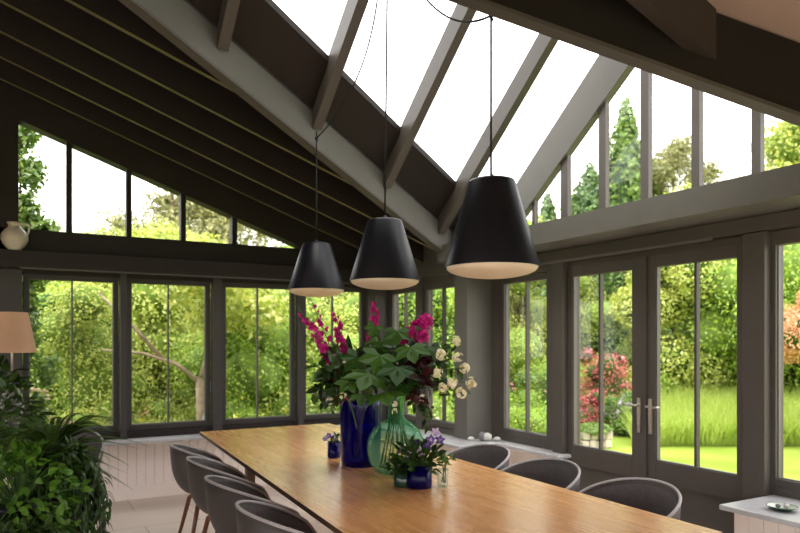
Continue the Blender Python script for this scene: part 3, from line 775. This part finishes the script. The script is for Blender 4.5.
pl = MB(); pl.lathe([(.145, zs), (.095, zs+.27)], 120, (0, 0, 0), 0, lambda q, i: 1+.035*math.cos(60*q)); pl.lathe([(.147, zs-.002), (.147, zs+.008)], 60); pl.lathe([(.096, zs+.264), (.096, zs+.272)], 60)
pl.build('lamp_shade', M['shade'], lp)
MB().lathe([(.001, 0), (.07, 0), (.07, .015), (.03, .03), (.05, .12), (.075, .2), (.06, .29), (.025, .36), (.018, .40)], 28).build('base', M['clearglass'], lp)
MB().tube([(0, 0, .38), (0, 0, zs+.22)], .008, 8).build('pole', M['metal'], lp)
MB().tube([(-.09, 0, zs+.25), (.09, 0, zs+.25)], .003, 6).build('spider', M['metal'], lp)

def pot(o, r, h, m='black'):
    MB().lathe([(.001, 0), (r*.7, 0), (r, h*.9), (r*1.06, h*.9), (r*1.06, h), (r*.95, h), (r*.9, h*.88), (.001, h*.88)], 28).build('pot', M[m], o)
def fern(name, loc_, rz_, pr, ph, n, Lf, label, m='l_fern', seed=3, lift=1.0, pw=.045):
    random.seed(seed); o = empty(name, loc_); tag(o, label, 'plant'); pot(o, pr, ph)
    rb = MB(); lf = MB()
    for i in range(n):
        a = i*2.39996 + random.uniform(-.2, .2); L = Lf*random.uniform(.7, 1.15); el = random.uniform(-.25, 1.25)*lift
        s0 = Vector((.03*math.cos(a), .03*math.sin(a), ph*.9)); dr = Vector((math.cos(a), math.sin(a), 0))
        mid = s0 + dr*L*.45*math.cos(el) + Vector((0, 0, L*.75*math.sin(el)))
        tip = s0 + dr*L*(.55+.5*math.cos(el)) + Vector((0, 0, L*(.55*math.sin(el)-.22-(.2 if el < .3 else 0))))
        path = bez(s0, mid, tip, 22); rb.tube(path, [.0025*(1-i2/26) for i2 in range(23)], 4)
        for j in range(3, 23):
            tan = (path[j]-path[j-1]).normalized(); sd = tan.cross(Vector((0, 0, 1)))
            if sd.length < 1e-3: sd = Vector((1, 0, 0))
            sd.normalize(); up = sd.cross(tan); w = pw*math.sin(math.pi*min(1, (j-1)/22))**.6*(1.1-j/30)
            for k in (-1, 1):
                for half in (0, .5):
                    q = path[j-1].lerp(path[j], half); lf.leaf(q, sd*k+tan*.45, up, w, w*.30, 0, 0, .2)
    rb.build('stalks', M['stem'], o); lf.build('fronds', M[m], o); return o
def leafplant(name, loc_, pr, ph, n, rad, hgt, L, W, m, label, seed, center=(0, 0), potm='black', down=0):
    random.seed(seed); o = empty(name, loc_); tag(o, label, 'plant'); pot(o, pr, ph, potm)
    st = MB(); lf = MB()
    for i in range(n):
        a = random.uniform(0, 6.28); el = random.uniform(-.75, 1.5); d = Vector((math.cos(a)*math.cos(el), math.sin(a)*math.cos(el), math.sin(el)))
        e = Vector((center[0], center[1], ph)) + Vector((d.x*rad, d.y*rad, d.z*hgt))*random.uniform(.7, 1.05)
        if i % 4 == 0: st.tube(bez((0, 0, ph*.9), (e+Vector((0,0,ph*.9)))/2+Vector((0,0,.04)), e, 5), .003, 4)
        lf.leaf(e, d+rv(.45)+Vector((0,0,-.1)), d+rv(.3)+Vector((0, 0, .6)), L*random.uniform(.6, 1.2), W*random.uniform(.7, 1.2), 0, 0, .3)
    st.build('stalks', M['stem'], o); lf.build('leaves', M[m], o); return o
def trailing(name, loc_, pr, ph, n, reach, fall, label, seed, m='l_house', L=.07, W=.02, az=None):
    random.seed(seed); o = empty(name, loc_); tag(o, label, 'plant'); pot(o, pr, ph)
    st = MB(); lf = MB()
    for i in range(n):
        a = random.uniform(*az) if az else random.uniform(0, 6.28); dr = Vector((math.cos(a), math.sin(a), 0)); rr = reach*random.uniform(.35, 1.1); ff = fall*random.uniform(.3, 1.1)
        s0 = Vector((0, 0, ph*.9)); top = s0 + dr*rr*.7 + Vector((0, 0, .16*random.random()+.05)); end = s0 + dr*rr + Vector((0, 0, -ff))
        path = bez(s0, top+Vector((0, 0, .05)), end, 16); st.tube(path, .002, 4)
        for j in range(2, 17):
            tan = (path[j]-path[j-1]).normalized()
            for k in range(2):
                sd = rv(); sd = (sd-tan*sd.dot(tan)).normalized()
                lf.leaf(path[j], tan*.7+sd*.8+Vector((0,0,-.2)), sd+dr+Vector((0, 0, .5)), L*random.uniform(.6, 1.2), W, 0, 0, .3)
    st.build('stalks', M['stem'], o); lf.build('leaves', M[m], o); return o
x, y = G(52, 3.35)
fern('potted_fern', (x, y, .60), 0, .10, .46, 70, .38, 'bushy green fern arching over the other houseplants', seed=3)
x, y = G(20, 2.75)
leafplant('potted_plant', (x, y, .60), .10, .30, 560, .22, .22, .05, .032, 'l_fresh', 'low plant with small fresh green leaves in front of the fern', 12)
x, y = G(62, 2.95)
trailing('trailing_plant', (x, y, .60), .09, .44, 110, .19, .42, 'dark trailing plant hanging down at the right end of the houseplants', 21)
x, y = G(12, 2.55)
trailing('trailing_plant', (x, y, .60), .10, .16, 70, .24, .25, 'dark trailing plant at the bottom left corner below the fresh green one', 22)
x, y = G(-14, 3.7)
leafplant('potted_plant', (x, y, .60), .10, .46, 620, .25, .36, .085, .04, 'l_house', 'tall dark leafy houseplant just below the peach lamp', 31)

# ------------------------------------------------------------------ garden
g = MB(); g.add([(-40, 7.3, -.1), (60, 7.3, -.1), (60, 60, -.1), (-40, 60, -.1), (4.2, -40, -.1), (60, -40, -.1), (4.2, 7.3, -.1), (-40, -40, -.1), (-4.4, -40, -.1), (-4.4, 7.3, -.1), (-40, 7.3, -.1), (4.2, -2.8, -.1), (-4.4, -2.8, -.1)],
      [(0, 1, 2, 3), (4, 5, 1, 6), (7, 8, 9, 10), (8, 4, 11, 12)])
lawn = struct(g.build('lawn', M['lawn']))

def leaf_cloud(pts, nrm, L, W, jit=.7):
    n = len(pts); r = lambda: rng.normal(size=(n, 3))
    N = nrm + r()*jit; N /= np.linalg.norm(N, axis=1)[:, None]
    D = r(); D -= N*(D*N).sum(1)[:, None]; D /= np.linalg.norm(D, axis=1)[:, None]; S = np.cross(N, D)
    l = (L*rng.uniform(.6, 1.3, n))[:, None]; w = (W*rng.uniform(.6, 1.3, n))[:, None]
    V = np.stack([pts - D*l*.5, pts + S*w*.5 + N*w*.15, pts + D*l*.5, pts - S*w*.5 + N*w*.15], 1).reshape(-1, 3)
    return V
def lump_cloud(lumps, n, L, W, jit=.7, inner=.75):
    lumps = np.array(lumps, float); wgt = lumps[:, 3]*lumps[:, 4]; wgt /= wgt.sum()
    idx = rng.choice(len(lumps), n, p=wgt); l = lumps[idx]
    d = rng.normal(size=(n, 3)); d /= np.linalg.norm(d, axis=1)[:, None]
    k = rng.uniform(inner, 1.08, n)[:, None]
    pts = l[:, :3] + d*np.stack([l[:, 3], l[:, 3], l[:, 4]], 1)*k
    return leaf_cloud(pts, d + np.array([0, 0, .5]), L, W, jit)
def cloud_obj(name, V, mats, parent, core=None):
    nq = len(V)//4; vs = V.tolist(); fs = [(4*i, 4*i+1, 4*i+2, 4*i+3) for i in range(nq)]
    mb = MB(); mb.v = [tuple(v) for v in vs]; mb.f = fs; mb.m = [0]*nq; mb.sm = [False]*nq
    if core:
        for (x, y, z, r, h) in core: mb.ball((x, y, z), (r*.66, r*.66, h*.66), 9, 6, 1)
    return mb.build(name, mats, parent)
def plant(name, loc_, lumps, n, L, W, m, core, label, cat='tree', trunk=None, bark='barkdark', flowers=None, group=None, inner=.75, jit=.7, solid=True):
    o = empty(name, loc_); tag(o, label, cat, group); n = int(n*2.9); L *= .60; W *= .62; inner = inner*.85
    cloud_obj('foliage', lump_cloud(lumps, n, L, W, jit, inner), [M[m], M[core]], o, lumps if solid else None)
    if trunk:
        t = MB()
        for path, r0, r1 in trunk: t.tube(path, [r0+(r1-r0)*i/(len(path)-1) for i in range(len(path))], 8)
        t.build('trunk', M[bark], o)
    if flowers:
        fm, nf, fs_ = flowers
        V = lump_cloud(lumps, nf*6, fs_, fs_, 1.2, .98)
        # gather petals in heads
        heads = lump_cloud(lumps, nf, .001, .001, .1, 1.0)[::4]
        P_ = np.repeat(heads, 6, 0) + rng.normal(size=(nf*6, 3))*fs_*.45
        dd = np.tile(np.array([0, -.5, .6]), (nf*6, 1))
        cloud_obj('blossoms', leaf_cloud(P_, dd, fs_, fs_*.8, .8), [M[fm]], o)
    return o
def crown(cx, cy, z0, z1, r, n, seed, top=.5, rl=(.35, .55)):
    rr = random.Random(seed); out = []
    for i in range(n):
        t = rr.random(); a = rr.uniform(0, 6.28); env = math.sin(math.pi*min(1, max(0, (t*.85+.12))))**.7
        q = r*env*math.sqrt(rr.random())*.85; s = r*rr.uniform(*rl)
        out.append((cx+q*math.cos(a), cy+q*math.sin(a), z0+(z1-z0)*t, s, s*rr.uniform(.7, .95)))
    return out
def bushl(r, h, n, seed):
    rr = random.Random(seed); out = [(0, 0, h*.42, r*.72, h*.45)]
    for i in range(n):
        a = rr.uniform(0, 6.28); q = r*rr.uniform(.3, .75); s = r*rr.uniform(.28, .5); out.append((q*math.cos(a), q*math.sin(a), rr.uniform(.12, .85)*h, s, s*.85))
    return out
def bush(px, d, r, h, m, label, n=3500, L=.09, W=.05, core='core', flowers=None, seed=1, nl=12, name='garden_shrub', cat='shrub', group=None):
    x, y = G(px, d)
    return plant(name, (x, y, -.1), bushl(r, h, nl, seed), n, L, W, m, core, label, cat, flowers=flowers, group=group)
def conif(px, d, h, r, m, label, n=7000, L=.30, W=.12, seed=1, tiers=14, core='core_d'):
    x, y = G(px, d); n = int(n*1.8)
    o = empty('conifer_tree', (x, y, -.1)); tag(o, label, 'tree')
    t = 1 - np.sqrt(rng.random(n)); t = .05 + .95*t; ph = rng.uniform(0, 2*math.pi, n)
    saw = (t*tiers + .35*np.sin(3*ph + seed) + .3*np.sin(7*ph)) % 1.0
    Rr = r*(1-t)**.9*(1.0 - .38*saw)*(.82+.18*np.sin(5*ph + t*17)) + .06
    k = rng.uniform(.72, 1.06, n); pts = np.stack([Rr*k*np.cos(ph), Rr*k*np.sin(ph), h*t - .25*Rr*k], 1)
    nr = np.stack([np.cos(ph), np.sin(ph), np.full(n, .5)], 1)
    V = leaf_cloud(pts, nr, L*.7, W*.8, .7)
    nq = n; mb = MB(); mb.v = [tuple(v) for v in V.tolist()]; mb.f = [(4*i, 4*i+1, 4*i+2, 4*i+3) for i in range(nq)]; mb.m = [0]*nq; mb.sm = [False]*nq
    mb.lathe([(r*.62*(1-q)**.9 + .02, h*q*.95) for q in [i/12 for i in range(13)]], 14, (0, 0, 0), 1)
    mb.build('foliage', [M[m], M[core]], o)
    MB().tube([(0,0,0),(0,0,h*.5)], [.2, .08], 8).build('trunk', M['barkdark'], o)
    return o
def tree(px, d, h, r, z0, m, label, n=7000, L=.22, W=.13, seed=1, nl=26, core='core', bark='barkdark', solid=True, inner=.75, name='garden_tree', rl=(.35,.55), flowers=None):
    x, y = G(px, d); rr = random.Random(seed); lum = crown(0, 0, z0, h-r*.3, r, nl, seed, rl=rl)
    tr = [([(0,0,0), (.05,.05,z0*.6), (.1,-.05,(z0+h)*.5), (0,0,h*.85)], .05+.014*h, .03)]
    for i in range(5):
        l = lum[rr.randrange(len(lum))]; tr.append(([(0,0,z0*.7), (l[0]*.5, l[1]*.5, (z0*.7+l[2])/2+.1), (l[0], l[1], l[2])], .07, .02))
    return plant(name, (x, y, -.1), lum, n, L, W, m, core, label, 'tree', trunk=tr, bark=bark, solid=solid, inner=inner, flowers=flowers)

# beyond the back windows
bush(45, 10.2, 1.25, 2.5, 'l_bright', 'feathery bright green shrub filling the leftmost back window', 9000, .12, .03, 'core', seed=2, nl=16)
bush(92, 9.8, 1.0, 2.75, 'l_yellow', 'pale green rose bush with pink blooms in the leftmost back window', 6000, .08, .05, 'core_l', ('p_pink', 16, .05), 3)
bush(52, 9.9, .8, 1.25, 'l_dark', 'dark low shrub in the shade outside the leftmost back window', 3500, .08, .04, 'core_d', seed=4)
bush(75, 9.3, .65, .62, 'l_bright', 'low bright groundcover below the leftmost back window', 3500, .06, .03, 'core_l', seed=5)
bush(100, 9.2, .7, .65, 'l_yellow', 'low yellow green plants in front of the rose bush', 3500, .07, .03, 'core_l', ('p_yellow', 20, .03), 6)
tree(152, 12.5, 3.8, 1.9, 1.1, 'l_yellow', 'pale apple tree with twisting branches outside the second back window', 12000, .13, .08, 5, 22, 'core_l', 'bark', rl=(.28,.42))
bush(150, 11.0, 1.3, 1.15, 'l_dark', 'shaded green shrub beneath the pale apple tree', 5000, .10, .05, 'core_d', ('p_pink', 8, .04), 7)
bush(178, 9.6, .9, .75, 'l_yellow', 'yellow green perennials under the second back window', 4500, .08, .03, 'core_l', ('p_yellow', 22, .035), 8)
bush(135, 9.6, .6, .72, 'l_olive', 'olive green perennials at the left of the second back window', 3000, .08, .03, 'core', seed=9)
# the pale trunk with its stake
x, y = G(201, 9.3)
t = MB(); t.tube([(0,0,0),(0,.02,.6),(-.02,0,1.15)], [.075,.06,.055], 10); t.tube([(-.02,0,1.1),(-.35,-.05,1.36),(-.75,.05,1.50),(-1.25,.1,1.55)], [.036,.028,.02,.01], 8)
t.tube([(-.02,0,1.1),(.15,.1,1.6),(.6,.2,2.0),(1.1,.1,2.2)], [.034,.028,.02,.012], 8); t.tube([(-.5,0,1.42),(-.9,.1,1.9),(-1.3,.1,2.3)], [.03,.022,.012], 6)
tk = t.build('bare_tree', M['bark']); tk.location = (x, y, -.1); tag(tk, 'pale bare trunk with side branches right of the second back window', 'tree')
lum = crown(.2, 0, 2.0, 3.0, 1.3, 14, 41, rl=(.22,.36)); cloud_obj('foliage', lump_cloud(lum, 3000, .11, .07, .7, .4), [M['l_yellow']], tk)
st_ = MB().tube([(0,0,0),(.28,.1,1.15)], .014, 8).build('garden_stake', mat('blue_grey_stake', (.35,.45,.50), .6)); xx, yy = G(193, 9.0); st_.location = (xx, yy, -.1); tag(st_, 'slanting blue grey stake beside the pale bare trunk', 'stake')
bush(275, 10.8, 1.5, 2.5, 'l_bright', 'dense bright green shrub behind the third back window', 9000, .10, .06, 'core_l', seed=10, nl=18)
bush(238, 11.5, 1.4, 2.4, 'l_yellow', 'pale leafy shrub at the left of the third back window', 7000, .11, .06, 'core_l', seed=11, nl=16)
bush(250, 9.4, .8, .78, 'l_bright', 'low plants with yellow flowers below the third back window', 4500, .07, .035, 'core_l', ('p_yellow', 60, .045), 12)
bush(288, 9.4, .6, .72, 'l_mid', 'rounded green clump at the right of the third back window', 3500, .06, .03, 'core', seed=13)
bush(335, 11.0, 1.7, 2.6, 'l_yellow', 'yellow green shrub behind the tall flower spikes', 8000, .11, .06, 'core_l', seed=14, nl=18)
bush(320, 9.6, .8, .8, 'l_mid', 'low green clump outside behind the blue vase', 3500, .07, .04, 'core', seed=15)
bush(400, 12.5, 1.6, 2.6, 'l_mid', 'green shrub outside the narrow corner windows, left one', 7000, .12, .07, 'core_d', seed=16, nl=16)
bush(440, 12.0, 1.2, 2.9, 'l_bright', 'bright leafy shrub outside the narrow corner windows, right one', 7000, .11, .07, 'core', seed=17, nl=16)
bush(430, 10.0, .9, .75, 'l_bright', 'low pale flowering plants outside the corner windows', 4500, .07, .04, 'core_l', ('p_cream', 25, .04), 18)
bush(360, 9.8, .8, 1.0, 'l_bright', 'low leafy clump outside hidden partly by the green vase', 3500, .08, .05, 'core_l', seed=19)
# climber at left clerestory
x, y = G(24, 7.75)
lum = [(random.uniform(-.10,.30), random.uniform(-.1,.1), z, .17, .22) for z in np.linspace(.4, 4.05, 17)]
plant('climbing_vine', (x-.05, y, -.1), lum, 2300, .15, .09, 'l_mid', 'core', 'green climber with hanging leaves outside the tall left clerestory pane', 'climber', trunk=[([(0,0,0),(.05,0,2),(0,0,4)], .02, .01)], solid=False, inner=.1)
tree(60, 15, 4.2, 1.6, 2.0, 'l_bright', 'round light tree top at the foot of the left clerestory', 5000, .14, .08, 51, 14, 'core_l')
tree(110, 16, 4.25, 1.5, 2.0, 'l_yellow', 'yellowish tree top low in the second clerestory pane', 5000, .15, .09, 52, 14, 'core_l')
tree(172, 17, 6.4, 2.2, 2.2, 'l_olive', 'sparse spreading cedar seen through the middle clerestory panes', 6500, .24, .08, 53, 26, 'core', solid=False, inner=.1, rl=(.22,.36))
tree(222, 18, 5.9, 2.3, 2.0, 'l_olive', 'loose drooping tree at the right end of the back clerestory', 7500, .22, .08, 54, 26, 'core', solid=False, inner=.1, rl=(.22,.36))
tree(285, 17, 4.6, 2.2, 1.5, 'l_olive', 'low pale tree at the pointed end of the back clerestory', 6000, .15, .08, 55, 18, 'core_l')

# beyond the doors
tree(522, 17, 5.2, 2.4, .9, 'l_yellow', 'weeping pale green tree outside the window left of the doors', 12000, .12, .04, 61, 26, 'core_l', rl=(.25,.4))
conif(548, 22, 6.5, 2.2, 'l_conifer', 'broad dark conifer behind the weeping tree', 9000, .28, .12, 62)
bush(515, 11.5, .7, .85, 'l_bright', 'bright perennials with pink blooms left outside the side window', 4000, .07, .04, 'core_l', ('p_pink', 16, .05), 63)
bush(541, 11.8, .55, 1.25, 'l_mid', 'dark rose bush with pink heads outside the side window', 4500, .08, .05, 'core_d', ('p_pink', 12, .06), 64)
bush(548, 10.6, .6, .60, 'l_bright', 'low bright clump at the lawn edge outside the side window', 3000, .06, .03, 'core_l', seed=65)
conif(590, 24, 8.1, 3.8, 'l_conifer', 'dark conifer left behind the French doors', 11000, .32, .13, 66)
conif(626, 30, 12.6, 4.4, 'l_mid', 'tall narrow conifer rising into the gable panes', 12000, .40, .18, 67, 22)
conif(640, 22, 5.8, 2.2, 'l_mid', 'green cypress right behind the left French door', 9000, .26, .11, 68, core='core_d')
tree(585, 34, 9.8, 2.4, 3, 'l_mid', 'rounded tree top left of the tall conifer in the gable', 6000, .30, .16, 69, 20)
tree(672, 30, 11.2, 3.0, 4, 'l_olive', 'loose crowned tree right of the tall conifer in the gable', 7000, .26, .12, 70, 24, solid=False, inner=.15, rl=(.22,.36))
bush(608, 13.2, .78, 1.6, 'l_red', 'rose red azalea bush outside the left French door', 2400, .08, .05, 'core', ('p_pink', 30, .07), 71, nl=14)
bush(583, 12.4, .5, .80, 'l_red', 'dusty red low shrub at the left of the azalea', 1500, .07, .04, 'core', seed=72)
bush(624, 12.0, .5, .80, 'l_mid', 'purple flowering clump right of the red azalea', 2500, .08, .03, 'core', ('p_lilac', 55, .05), 73)
bush(570, 14.5, 1.1, 1.2, 'l_bright', 'bright green mound behind the dusty red shrub', 4500, .09, .05, 'core_l', seed=74)
bush(642, 14.5, 1.0, 1.3, 'l_bright', 'leafy mound with a pink flower beside the left door', 4500, .09, .05, 'core_l', ('p_pink', 10, .08), 75)
tree(702, 15, 5.2, 1.75, .6, 'l_yellow', 'big pale green tree behind the meadow in the right French door', 16000, .14, .09, 76, 30, 'core', rl=(.28,.42))
tree(735, 17, 5.8, 2.2, .6, 'l_olive', 'olive green tree at the right edge of the right French door', 12000, .16, .09, 77, 26, 'core', rl=(.28,.42), flowers=('p_pink', 10, .12))
tree(655, 20, 4.8, 1.8, .8, 'l_mid', 'deeper green tree between the two French door leaves', 8000, .16, .09, 78, 20, 'core_d')
tree(790, 14, 4.8, 2.0, .8, 'l_bright', 'bright green tree outside the right-hand window', 10000, .13, .08, 79, 24, 'core_l')
tree(812, 10.0, 2.6, .9, 1.5, 'l_orange', 'small salmon leaved maple outside the right-hand window', 4500, .08, .05, 80, 16, 'core', bark='bark', rl=(.25,.4))
tree(822, 26, 11.7, 2.7, 4, 'l_yellow', 'tall yellow green tree at the right end of the gable panes', 9000, .28, .17, 81, 24, 'core_l')
# stone trough
tr = empty('stone_trough', G(594, 10.6)+(-.1,)); tag(tr, 'pale rough stone block planter on the lawn below the red azalea', 'planter')
m = MB()
for r_ in range(2):
    for i in range(4):
        m.box(-.25+i*.125+.004+.02*r_, -.25+(i+1)*.125-.004+.02*r_, -.12, .12, r_*.13, r_*.13+.115+.015*(i % 2))
b_ = m.build('stones', M['stone'], tr); bevel(b_, .02, 2)
cloud_obj('foliage', lump_cloud([(0, 0, .29, .27, .09)], 900, .05, .03), [M['l_mid']], tr); tr.rotation_euler.z = R(-20)
# more background greenery closing the view low down
for i, (px, d, h, r, m_, lb) in enumerate(((0, 20, 3.6, 2.4, 'l_mid', 'distant green tree at the far left of the garden'), (120, 21, 3.4, 2.2, 'l_mid', 'distant tree between the first two back windows'),
        (200, 22, 3.5, 2.4, 'l_mid', 'distant tree behind the bare pale trunk'), (260, 22, 3.4, 2.2, 'l_bright', 'distant tree behind the third back window'), (330, 22, 3.7, 2.4, 'l_mid', 'distant tree behind the fourth back window'),
        (390, 22, 4.0, 2.2, 'l_mid', 'distant tree behind the narrow corner windows'), (450, 22, 4.2, 2.2, 'l_conifer', 'distant dark tree behind the corner pier'), (500, 24, 4.8, 2.4, 'l_mid', 'distant tree left of the side window'),
        (700, 27, 5.2, 2.6, 'l_mid', 'distant tree behind the meadow'), (770, 28, 5.6, 2.8, 'l_mid', 'distant tree behind the door post'), (860, 24, 5.2, 2.6, 'l_mid', 'distant tree beyond the right-hand window'))):
    tree(px, d, h, r, .6, m_, lb, 5000, .28, .17, 100+i, 18, 'core_d')

# meadow grass: uncountable
def blades(n, fn, h, w):
    P0 = fn(n); a = rng.uniform(0, 6.28, n); lean = rng.normal(size=(n, 2))*.12; hh = (h + .085*np.clip(P0[:, 0]*SS + P0[:, 1]*CC - 10.6, 0, 9))*rng.uniform(.5, 1.3, n)
    B = np.stack([P0[:, 0], P0[:, 1], np.full(n, -.1)], 1); s = np.stack([np.cos(a), np.sin(a), np.zeros(n)], 1)*w
    tip = B + np.stack([lean[:, 0]*hh*3, lean[:, 1]*hh*3, hh], 1); mid = B + np.stack([lean[:, 0]*hh, lean[:, 1]*hh, hh*.55], 1)
    return np.stack([B-s, mid-s*.8, tip, mid+s*.8], 1).reshape(-1, 3)
def meadow(n):
    px = rng.uniform(635, 830, n); d = 10.6 + 7*rng.random(n)**1.2; b = (px-400)/676
    return np.stack([b*d*CC + d*SS, -b*d*SS + d*CC], 1)
V = blades(34000, meadow, .42, .009)
gr = cloud_obj('meadow_grass', V, [M['grass']], None); tag(gr, 'tall yellow green meadow grass beyond the doors', 'grass', kind='stuff')
# wooden garden chair outside the leftmost window
gx, gy = G(47, 8.35)
gc = empty('garden_chair', (gx, gy, -.1), R(35)); tag(gc, 'pale wooden garden chair outside the leftmost back window', 'chair')
for i in range(5): MB().box(-.24, .24, -.22+i*.09, -.15+i*.09, .42, .44).build('seat_slat', M['pine'], gc)
for x_ in (-.24, .24):
    MB().tube([(x_, .22, 0), (x_, .24, .5), (x_, .33, 1.02)], .022, 8).build('leg', M['pine'], gc)
    MB().tube([(x_, -.22, 0), (x_, -.22, .62)], .022, 8).build('leg', M['pine'], gc)
    MB().tube([(x_, -.24, .63), (x_, .27, .66)], .022, 8).build('armrest', M['pine'], gc)
MB().tube([(-.24, .33, 1.0), (0, .35, 1.06), (.24, .33, 1.0)], .028, 8).build('top_rail', M['pine'], gc)
bs = MB()
for i in range(5): bs.tube([(-.16+i*.08, .24, .46), (-.16+i*.08, .335, 1.02)], .012, 6)
bs.build('back_slats', M['pine'], gc)

# ------------------------------------------------------------------ light
w = bpy.data.worlds.new('overcast'); bpy.context.scene.world = w; w.use_nodes = True
nt_ = w.node_tree; bg = nt_.nodes['Background']
tc = nt_.nodes.new('ShaderNodeTexCoord'); sx = nt_.nodes.new('ShaderNodeSeparateXYZ'); rp = nt_.nodes.new('ShaderNodeValToRGB')
nt_.links.new(tc.outputs['Generated'], sx.inputs[0]); nt_.links.new(sx.outputs['Z'], rp.inputs['Fac'])
rp.color_ramp.elements[0].color = (.86, .84, .86, 1); rp.color_ramp.elements[1].color = (1, .98, .965, 1); rp.color_ramp.elements[1].position = .5
nt_.links.new(rp.outputs['Color'], bg.inputs['Color']); bg.inputs['Strength'].default_value = 4.2
sl = bpy.data.lights.new('hazy_sun', 'SUN'); sl.energy = 2.4; sl.angle = R(35); sl.color = (1, .95, .84)
so = bpy.data.objects.new('hazy_sun', sl); col.objects.link(so)
so.rotation_euler = Vector((.45, .55, -1)).to_track_quat('-Z', 'Y').to_euler()

cam = bpy.data.cameras.new('camera'); co = bpy.data.objects.new('camera', cam); col.objects.link(co)
co.location = (0, 0, CH); co.rotation_euler = (R(90), 0, -YAW)
cam.lens = 36*676/800; cam.sensor_width = 36; cam.shift_y = 75.5/800
cam.clip_start = .05; cam.clip_end = 300
cam.dof.use_dof = True; cam.dof.focus_distance = 3.6; cam.dof.aperture_fstop = 2.2
sc = bpy.context.scene; sc.camera = co
sc.view_settings.view_transform = 'Standard'; sc.view_settings.look = 'None'; sc.view_settings.exposure = 0; sc.view_settings.gamma = 0.92
